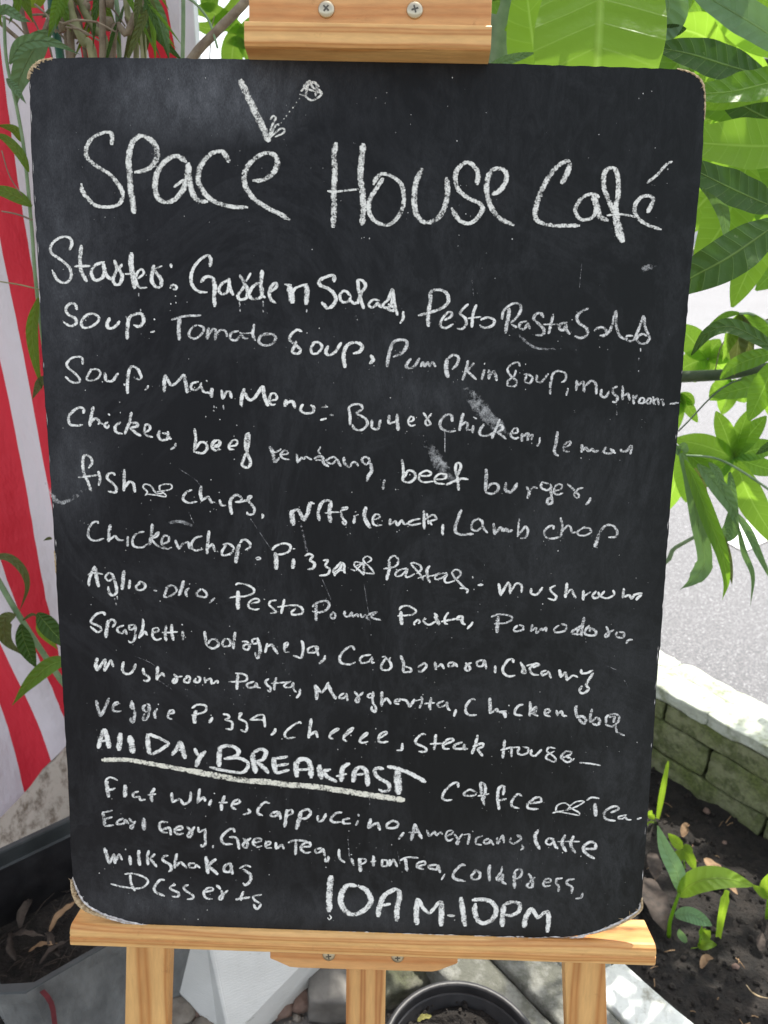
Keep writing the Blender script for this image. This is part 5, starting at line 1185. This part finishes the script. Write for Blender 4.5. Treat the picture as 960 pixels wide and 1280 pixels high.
chicken 760,195 740,190 710,225 708,260 730,278 768,275@13;838,182 840,225 840,270@16;845,265 880,240 880,262@12;880,260 915,265@10
punct 362,430 360,470@13;330,470 365,468@11
steak 490,385 470,382 440,405 435,430 465,445 490,460 485,478 450,475@13;545,382 540,430 535,468@13;512,435 580,432@10;585,440 635,420 640,405 610,410 585,435 590,460 620,462@12;690,425 650,440 640,460 690,460 700,435 695,465 720,460@13;772,385 760,440 740,490@13;745,450 795,432 805,450 770,460 800,502@13
C 590 840 4.3636 14
chicken 198,178 204,183@8;175,210 182,248@17;130,215 190,210@9;280,175 255,180 235,205 235,228 275,235@13;315,158 318,200 312,240@14;318,215 350,185 345,210 320,220 360,238@14;395,225 425,215 420,198 400,205 395,232 428,240@12;460,205 465,238@13;465,232 490,210 495,235 518,240@13
bbq 570,180 565,210 575,250@15;575,248 600,240 620,260 610,285 580,255@15;655,200 645,240 645,275@14;648,272 680,245 698,265 685,290 655,278@14;730,280 735,240 775,228 805,240 795,270 765,295 725,285@12;745,245 780,240 770,275@12;785,290 790,325 832,345@12
house 178,368 172,420 168,470@13;155,425 215,408 215,462@11;215,410 260,408@10;260,410 245,435 265,450 300,440 305,415 275,405@12;325,420 318,450 345,455 380,420@13;455,415 420,410 405,430 435,450 460,475 445,488 405,470 410,450 450,430@10;480,470 530,450 545,435 510,432 480,465 520,490 558,470@12;510,455 545,475@12
punct 585,493 640,498 702,508@10
C 100 890 4 13
all 92,182 105,130 122,82@18;122,82 138,125 148,180@20;100,145 140,140@12;205,102 200,150 196,192@22;250,115 258,160 268,205@26
day 340,105 342,160 350,210@18;345,108 400,130 450,155@16;450,155 400,190 352,212@16;460,215 485,180 500,142@16;500,142 515,185 528,232@20;480,190 520,185@12;575,178 585,205 600,220@14;630,192 600,225 580,272@20
breakfast 702,172 697,220 697,272@20;690,180 740,165 790,185 785,215 720,232@18;725,232 790,228 840,250 830,290 790,300 700,285 648,272@16;865,200 870,250 880,305@22;868,200 905,185 930,200 915,235 885,245@18;885,245 910,270 945,305@20
underline 108,238 240,238 400,265 540,290@22;530,288 700,320 830,340 965,350@28
C 320 910 4 12
underline 0,260 150,280 300,292 450,315 600,338 745,358@28
breakfast 88,145 92,190 100,225@20;90,152 160,142@16;92,190 165,178@16;100,225 168,208@16;205,245 200,190 215,160 245,155 265,170 275,210 275,250@22;205,208 270,205@14;318,182 320,220 330,255@22;375,205 330,215 360,245 405,268@18;425,268 430,230 435,195 470,175@20;400,240 455,228@13;485,270 495,215 520,190 550,215 560,290@20;500,232 550,228@14;640,205 610,198 592,215 610,245 660,275 665,305 640,315 612,305@17;705,205 710,270 712,332@28;655,190 720,205 790,235 850,270@20
C 100 890 4 13
flat 132,335 138,380 145,425@16;130,335 155,325 190,340@10;138,390 180,380@13;228,362 225,425@17;295,395 268,405 270,425 300,420 300,440 330,435@12;375,378 358,410 362,448@14;340,412 382,408@10
white 460,400 462,445@14;460,450 500,430 520,462 550,440 555,395@12;600,380 588,455@13;590,450 620,420 628,445@12;670,402 676,406@9;660,435 645,465@14;725,415 712,450 708,492@14;695,450 740,450@10;765,460 798,450 795,432 770,445 760,470 782,485@12
punct 840,482 855,500 815,512@13
earl 115,500 122,530 125,565@15;112,500 165,490@11;122,532 165,522@12;125,568 172,562@12;220,530 185,545 190,560 220,555 225,535 245,560@12;245,530 265,560 262,585 248,575 280,545@12;320,528 320,592@18
grey 440,550 405,550 398,575 415,598 440,602@13;415,585 450,575 455,615@13;475,590 515,585 508,570 485,575 475,595 490,610 518,605@12;535,570 560,600 550,628 535,618 575,572@13
C 320 910 4 12
cappuccino 70,375 45,370 15,398 10,425 35,437@13;110,415 75,425 80,440 105,435 115,415 125,455@13;155,405 150,450 142,495@14;150,415 180,405 182,425 160,435@10;225,415 215,460 200,505@18;225,415 260,405 278,425 250,450 225,450@13;310,435 308,462 325,465 345,440 350,425@12;432,420 400,425 375,450 385,468 425,468@13;470,450 435,455 440,475 475,475@12;510,428 515,440@12;512,460 498,485@13;575,450 560,500@14;560,500 600,475 612,480 620,510@14;680,462 655,480 660,498 700,495 715,475 690,462 665,468@13
punct 740,520 712,555@13
americano 795,475 785,520 775,562@14;795,478 810,515 830,552@14;762,520 815,518@10
green_tea 45,590 75,578 70,565 50,575 50,598 80,600@11;100,570 100,605@12;100,605 130,580 140,605@12;160,572 200,560 255,565@12;200,565 198,635@12;225,595 275,590 265,570 235,580 225,605 250,622 275,618@12;330,598 295,605 300,625 325,615 335,600 345,640@12
C 530 950 4.3636 14
coffee 185,150 188,122 160,125 115,165 100,205 120,218 155,215@13;285,175 250,160 220,178 225,192 270,192 290,175@12;325,215 335,150 320,120 308,130 315,190 328,248@14;292,195 355,182@11;410,270 402,210 405,160 425,140 438,150 430,190@14;400,220 450,210@13;535,195 510,185 480,220 480,250 520,262@13;575,235 635,225 635,200 605,205 568,235 570,262 625,265@13
tea 885,218 915,202 955,208@11;932,232 935,305@18
americano 15,378 28,415@12;28,415 60,385 65,410 90,390 102,405@12;118,415 155,395 150,380 125,390 118,420 135,438 160,425@11;165,400 190,440 182,460 178,445 210,400@11;262,385 268,388@9;250,400 238,458@12;215,405 250,400@8;320,410 285,425 280,455 315,460@12;355,425 325,435 330,455 355,448 360,430 380,462@12;400,418 398,455@12;400,455 430,405 435,450@12;475,420 465,445 490,452 525,430 530,415 505,405 520,420@12;532,458 540,475 525,488@10
latte 625,378 605,410 612,450 632,485@16;710,430 680,425 660,445 680,460 710,445@12;700,430 715,465 730,482@14;728,442 850,442@9;770,405 752,450 775,498@15;815,410 800,460 825,505@15;870,480 930,480 935,450 905,445 870,470 880,505 930,535@15
C 640 960 5.3333 14
tea 655,295 705,275 705,252 670,255 625,280 612,310 630,340 690,350@16;765,310 715,320 705,335 735,335 755,320 765,340 795,342@12;830,338 862,328@13
C 110 1000 4.3636 13
grey 600,145 605,175 645,155@12;640,155 640,200 640,240 620,255 618,240@13;685,245 680,260@13
green_tea 800,175 795,152 770,160 730,200 740,235 790,240@14;770,200 810,205 820,235 825,268@14;845,205 870,235 868,262 845,255 850,235 890,205@13;905,230 945,225 940,208 912,210 900,235 925,255 950,248@12
milkshakes 90,258 105,300 118,345@17;118,345 145,290 150,345@14;148,340 172,290 188,325@13;205,262 208,270@11;228,300 235,352@15;280,270 278,310 285,355@16;335,270 325,310 330,352@14;368,290 340,315 378,362@14;440,300 415,305 412,325 450,350 455,375 440,388@14;485,290 478,330 472,372@14;475,365 505,335 520,350 540,370@13;585,345 555,345 552,365 580,368 590,350 612,370@12;645,305 650,350 655,402@18;700,320 655,355 710,405@17;785,350 770,345 745,362 745,385 770,390 785,365 775,350 790,405@14;890,365 860,355 825,372@11;845,375 885,405 885,440 860,462 845,450@15
desserts 230,405 235,450 258,495@13;200,402 250,400 310,420 328,445 300,475 250,480 180,470 125,455@11;420,435 395,435 365,470 370,500 420,522@14;480,460 450,468 455,485 495,505 490,525 460,525@13;550,460 520,470 530,490 570,515 570,535 540,540@13;640,500 680,490 680,475 650,480 632,505 645,532 680,538@12;700,460 725,485@14;728,490 735,520 725,545 718,530 765,490@13;850,495 835,530 835,548@12;805,540 885,528@14
C 260 1010 4.3636 13
desserts 295,470 245,478 255,500 290,520 280,540 265,552 248,520@12
C 390 1040 4.3636 13
punct 88,128 90,150 72,162 75,138@12
lipton_tea 148,90 150,140 180,165@13;212,120 218,122@9;215,140 228,182@13;258,140 265,215@17;260,145 290,145 292,160 265,175@11;335,125 335,185@14;318,160 350,155@12;385,145 380,185 408,180 410,155 385,148@12;425,145 422,185@12;425,180 445,145 465,188@12;480,152 520,135 580,138@12;510,140 512,175 520,212@15;570,185 620,175 615,155 580,165 568,190 610,200@12;680,175 640,180 635,195 680,200 688,175 700,220@14;725,225 705,258@10
cold_press 838,178 815,175 775,215 775,248 835,265@13
hours 105,235 98,300 92,435@26;95,450 105,465 95,478 85,465@6;245,292 195,290 165,325 158,380 185,430 230,447 290,420 322,375 300,320 250,290@24;360,462 370,400 395,345 440,315 470,310 478,350 465,410 460,485@23;370,400 430,390@16;575,358 570,430 572,505@24;580,362 605,410 640,445@18;640,445 690,385 715,378@17;708,378 705,450 705,512@24;738,452 780,455@17;812,352 822,430 836,512@22
C 560 1040 4.3636 14
cold_press 95,178 65,182 30,225 38,255 95,265@13;150,210 128,235 135,255 165,250 175,225 155,205 135,215@13;228,175 222,220 228,265@16;295,182 290,215@10;290,215 260,250 275,265 300,225 295,265 318,282@14;362,215 362,260 362,308@15;362,215 390,200 405,220 390,245 370,255@12;438,225 460,260 460,295 440,305 432,285 475,245@13;520,275 560,272 560,255 535,255 520,280 530,295 560,290@12;625,250 595,255 590,275 605,300 600,325@12;690,255 655,260 648,280 675,300 672,335@13;735,328 725,355 695,362@12
hours 130,370 180,365 235,378 262,420 245,470 200,495 165,480 145,430 150,385@22;305,390 298,450 295,515@22;305,392 350,380 390,390 385,430 345,452 305,450@19;412,520 425,460 455,410@22;455,410 490,470@18;490,470 520,440 545,425@16;545,425 548,480 540,545@20
C 475 685 8 26
pastas 95,130 92,210 65,320@26;85,165 95,110 140,75 180,105 175,160 130,190 35,205@20;160,210 180,225@14;270,200 200,215 155,255 165,285 215,270 270,215 280,205 255,265 275,290 350,255@19;300,155 340,145 400,170 410,215 365,255@20;310,160 370,225 420,290 430,320@19;375,300 440,285@18;500,175 470,215 475,280 500,345@24;430,275 520,275 600,245@16;670,245 600,255 545,285 560,310 620,295 675,255 645,310 665,345 750,325@18;740,320 800,270 795,225 750,215 715,240 750,300 810,360 870,420@20;795,400 845,400 885,415 862,450@20
C 400 680 10.667 30
pizza 285,235 215,310 170,350 195,375 270,320 290,240@30;295,240 325,285 320,350 340,390@28;190,365 200,425@26;200,400 260,350 310,350@24
and 405,330 470,355@20;480,350 570,250@14;560,250 480,235 455,265 470,300 540,360 570,400@22;575,235 585,330 578,415@30;480,290 545,265@20;600,385 700,395 725,400 690,335 600,250 580,195 625,160 680,190 670,225 630,245@22
C 490 745 8 24
pasta 88,150 90,220 100,288@30;70,140 100,105 160,98 225,130 245,160 200,185 120,195 55,197@20;230,290 215,270 265,230 285,260 260,275@20;330,215 310,240 345,225@16;310,235 330,270 375,285 440,250@20;420,170 460,205 425,200 470,290@24;430,185 480,280@18;490,255 640,225@22;565,160 530,215 530,270 560,280@20;640,225 690,195 705,215 700,260 735,285@26;640,235 700,235@12;810,255 790,285 750,328@22
C 330 550 6.4 20
rendang 45,50 70,100 85,180@24;70,95 100,95 140,70@16;90,180 125,140@20;135,115 185,110 190,85 160,85 135,115 150,145 210,158@16;263,105 270,185@18;275,175 300,135 320,155 335,135 385,158@18;455,50 435,90 455,115@13;400,150 440,130 470,140 480,185 520,212@20;410,160 465,160@14;490,165 550,135 585,150 545,190 500,175@17;580,145 600,185 618,212@18;640,135 645,185 685,222@20;690,215 710,180 735,180 755,208@18;790,185 785,150 815,135 845,160 820,200 795,180@18;845,165 862,240 835,290 822,330@22;820,285 850,290@16
C 670 965 6.4 13
and 128,325 240,300 270,270 225,245 170,265 155,310 240,325 345,345 340,320 275,285 265,270 320,235 378,228 380,240 330,270 270,295@12;270,295 180,315@12
C 170 590 9.6 24
and 105,285 140,245 95,190 85,160 125,145 180,165 225,230 260,255 330,255@21;145,265 240,275 345,295 370,280 320,240 290,215 290,165 350,145 420,150 440,185 390,215 250,235@19
"""
TEXT = dict(arrow='small drawn arrow above the title', space='title word SPace', house='title word House', cafe='title word Café', starter='word Starter:', garden='word Garden', salad='word Salad',
  pesto='word Pesto', pasta='word Pasta', soup='word Soup', tomato='word Tomato', pumpkin='word Pumpkin', mushroom='word mushroom', main='word Main', chicken='word Chicken', beef='word beef', menu='word Menu',
  butter='word Butter', rendang='word rendang', lemon='word lemon', burger='word burger', fish='word fish', chips='word chips', nasi='word NAsi', lemak='word lemak', lamb='word Lamb', chop='word chop',
  pizza='word Pizza', pastas='word Pastas', aglio='word Aglio', olio='word olio', penne='word Penne', pomodoro='word Pomodoro', spaghetti='word Spaghetti', bolognese='word bolognese', carbonara='word Carbonara',
  creamy='word Creamy', margherita='word Margherita', bbq='word bbQ', veggie='word Veggie', cheese='word Cheese', steak='word Steak', house2='word House', all='word All', day='word DAY', breakfast='word BREAKFAST',
  underline='thick cream underline', flat='word Flat', white='word White', cappuccino='word Cappuccino', americano='word Americano', latte='word latte', coffee='word Coffee', tea='word Tea', earl='word Earl',
  grey='word Grey', green_tea='words Green Tea', lipton_tea='black tea words', cold_press='words Cold press', milkshakes='word Milkshakes', desserts='word Desserts', hours='opening hours 10AM-10PM')
TEXT['and'] = 'ampersand'; TEXT['punct'] = 'commas and dashes'; TEXT['specks'] = 'chalk drips'
words = []   # [name, centre, strokes]
ox = oy = 0; sc = 1; dw = 13
for line in INK.strip().split('\n'):
    h, _, rest = line.partition(' ')
    f = rest.split()
    if h == 'C' and len(f) == 4 and ',' not in rest:
        ox, oy, sc, dw = float(f[0]), float(f[1]), float(f[2]), float(f[3]); continue
    sts = []
    for s_ in rest.split(';'):
        body, _, wd = s_.partition('@'); wd = float(wd) if wd else dw
        pts = [(ox + float(p.split(',')[0]) / sc, oy + float(p.split(',')[1]) / sc) for p in body.split()]
        if len(pts) >= 2: sts.append((pts, wd / sc))
    cx = sum(p[0] for s_ in sts for p in s_[0]) / sum(len(s_[0]) for s_ in sts); cy = sum(p[1] for s_ in sts for p in s_[0]) / sum(len(s_[0]) for s_ in sts)
    for w_ in words:
        if w_[0] == h and (h in ('punct', 'specks', 'underline') or (abs(w_[1][0] - cx) < 125 and abs(w_[1][1] - cy) < 48)): w_[2] += sts; break
    else: words.append([h, (cx, cy), sts])
wr = random.Random(11); zc = 0
def stroke(mb, pts, wpx, wz, taper=.55):
    L = sum(math.dist(a, b) for a, b in zip(pts, pts[1:])); ns = max(5, int(L / max(1, len(pts) - 1) / 1.1))
    runs = [[pts[0]]]                       # sharp turns of the chalk stay sharp
    for i in range(1, len(pts)):
        runs[-1].append(pts[i])
        if i < len(pts) - 1:
            d1 = Vector((pts[i][0] - pts[i - 1][0], pts[i][1] - pts[i - 1][1])); d2 = Vector((pts[i + 1][0] - pts[i][0], pts[i + 1][1] - pts[i][1]))
            if d1.length > 0 and d2.length > 0 and d1.angle(d2) > RAD(84): runs.append([pts[i]])
    if len(runs) > 1:
        for r_ in runs:
            if len(r_) > 1: stroke(mb, r_, wpx, wz)
        return
    P = spline([(x, y, 0) for x, y in pts], ns)
    if len(P) < 3: P = [P[0], P[0].lerp(P[-1], .5), P[-1]]
    m_ = len(P); ph = wr.uniform(0, 100); rows = []
    acc = 0.0
    for i, p in enumerate(P):
        t = P[min(i + 1, m_ - 1)] - P[max(i - 1, 0)]
        if t.length < 1e-6: t = Vector((1, 0, 0))
        t.normalize(); q = Vector((-t.y, t.x, 0)); s = i / (m_ - 1)
        if i: acc += (P[i] - P[i - 1]).length
        e = min(1, (min(acc, L - acc) + .12 * wpx) / (wpx * .75)); e = max(.3, e) ** .5; e *= .84 + .34 * abs(t.y) ** 1.5
        h1 = wpx * .5 * e * (1 + .16 * noise.noise(Vector((acc * .35, ph, 0))) + .10 * noise.noise(Vector((acc * 1.3, ph, 5))))
        h2 = wpx * .5 * e * (1 + .16 * noise.noise(Vector((acc * .35, ph, 9))) + .10 * noise.noise(Vector((acc * 1.3, ph, 15))))
        a = lp(p.x - q.x * h1, p.y - q.y * h1, 0); b = lp(p.x + q.x * h2, p.y + q.y * h2, 0)
        rows.append(((*a, wz), (*b, wz)))
    vs = []; uv = []; fs = []
    for i, (a, b) in enumerate(rows): vs += [a, b]; uv += [(0, i / (m_ - 1)), (1, i / (m_ - 1))]
    for i in range(m_ - 1): fs.append((2 * i, 2 * i + 1, 2 * i + 3, 2 * i + 2))
    mb.add(vs, fs, uv)
for nm, cxy, sts in words:
    mb = MB()
    for pts, wd in sts:
        zc = (zc + 1) % 40; stroke(mb, pts, wd * (1.32 if cxy[1] < 270 else 1.24 if cxy[1] < 370 or nm in ('hours', 'breakfast', 'all', 'day') else 1.25), .00035 + zc * .00002)
    mt = M['chalk_cream'] if nm == 'underline' else M['chalk_big'] if cxy[1] < 300 and nm != 'specks' else M['chalk_thin'] if nm == 'specks' else M['chalk'] if nm in ('hours', 'all', 'day', 'breakfast') or 300 < cxy[1] < 350 else (M['chalk_soft'] if cxy[0] > 560 and cxy[1] < 700 else wr.choice((M['chalk'], M['chalk_mid'], M['chalk_mid'], M['chalk_soft'])))
    o = mb.make('chalk_writing' if nm not in ('arrow', 'underline', 'specks') else {'arrow': 'chalk_arrow', 'underline': 'chalk_underline', 'specks': 'chalk_drips'}[nm], mt, board, mtx=CM, uv=True)
    o['label'] = 'the chalk ' + TEXT[nm]
# smears and thin scratches
SM = [([(580, 482), (605, 515), (640, 552)], 17), ([(530, 548), (550, 580), (572, 608)], 14), ([(800, 339), (810, 334), (824, 329)], 9), ([(55, 600), (75, 628), (110, 610)], 6), ([(640, 410), (668, 434), (705, 436)], 3.5),
      ([(205, 655), (225, 652), (245, 659)], 5)]
for k_, (pts, w_) in enumerate(SM):
    mb = MB(); stroke(mb, pts, w_ * 1.3, .00022 + .00001 * k_); mb.make('chalk_smear', M['smear'], board, mtx=CM, uv=True)
mb = MB()
for pts, w_ in [([(224, 586), (245, 600), (252, 612)], .9), ([(313, 648), (340, 688)], .9), ([(236, 640), (243, 655)], .8), ([(556, 538), (556, 566)], 1.2), ([(168, 820), (188, 828), (200, 838)], .8), ([(195, 848), (216, 862)], .7),
                ([(780, 850), (786, 860)], .9), ([(758, 832), (770, 837)], .8), ([(463, 985), (462, 1006)], 1.1), ([(376, 655), (384, 690)], 2.2), ([(435, 1045), (437, 1075)], 1.0), ([(497, 1064), (500, 1080)], 1.0),
                ([(455, 730), (463, 780)], .8), ([(402, 722), (414, 750)], .7), ([(590, 350), (592, 370)], .6), ([(727, 330), (724, 360)], .6)]:
    sm_ = MB(); zc = (zc + 1) % 40; stroke(sm_, pts, w_ * 1.1, .0003 + zc * .000005); sm_.make('chalk_scratch', M['scratch'], board, mtx=CM, uv=True)
r = random.Random(21)
for i in range(800):    # chalk dust specks, thicker beneath the writing
    if r.random() < .6:
        w_ = r.choice(words); s_ = r.choice(w_[2]); p = r.choice(s_[0]); x, y = p[0] + r.gauss(0, 9), p[1] + abs(r.gauss(0, 14))
    else: x, y = r.uniform(70, 850), r.uniform(90, 1150)
    if not (95 < y < 1150 and 50 + .05 * y < x < 870 - .075 * y): continue
    q = lp(x, y, 0); R_ = r.choice((.0002, .00025, .0003, .0004, .0006)) * r.uniform(.6, 1.1); z = .0012
    k = [(q[0] + R_ * r.uniform(.5, 1.2) * math.cos(a), q[1] + R_ * r.uniform(.6, 1.5) * math.sin(a), z + i * 2e-7) for a in (0, 1.2, 2.4, 3.6, 5)]
    mb.add(k, [(0, 1, 2, 3, 4)], [(.5, 0)] * 5)
o = mb.make('chalk_specks', M['chalk_mid'], board, mtx=CM, uv=True); o['kind'] = 'stuff'
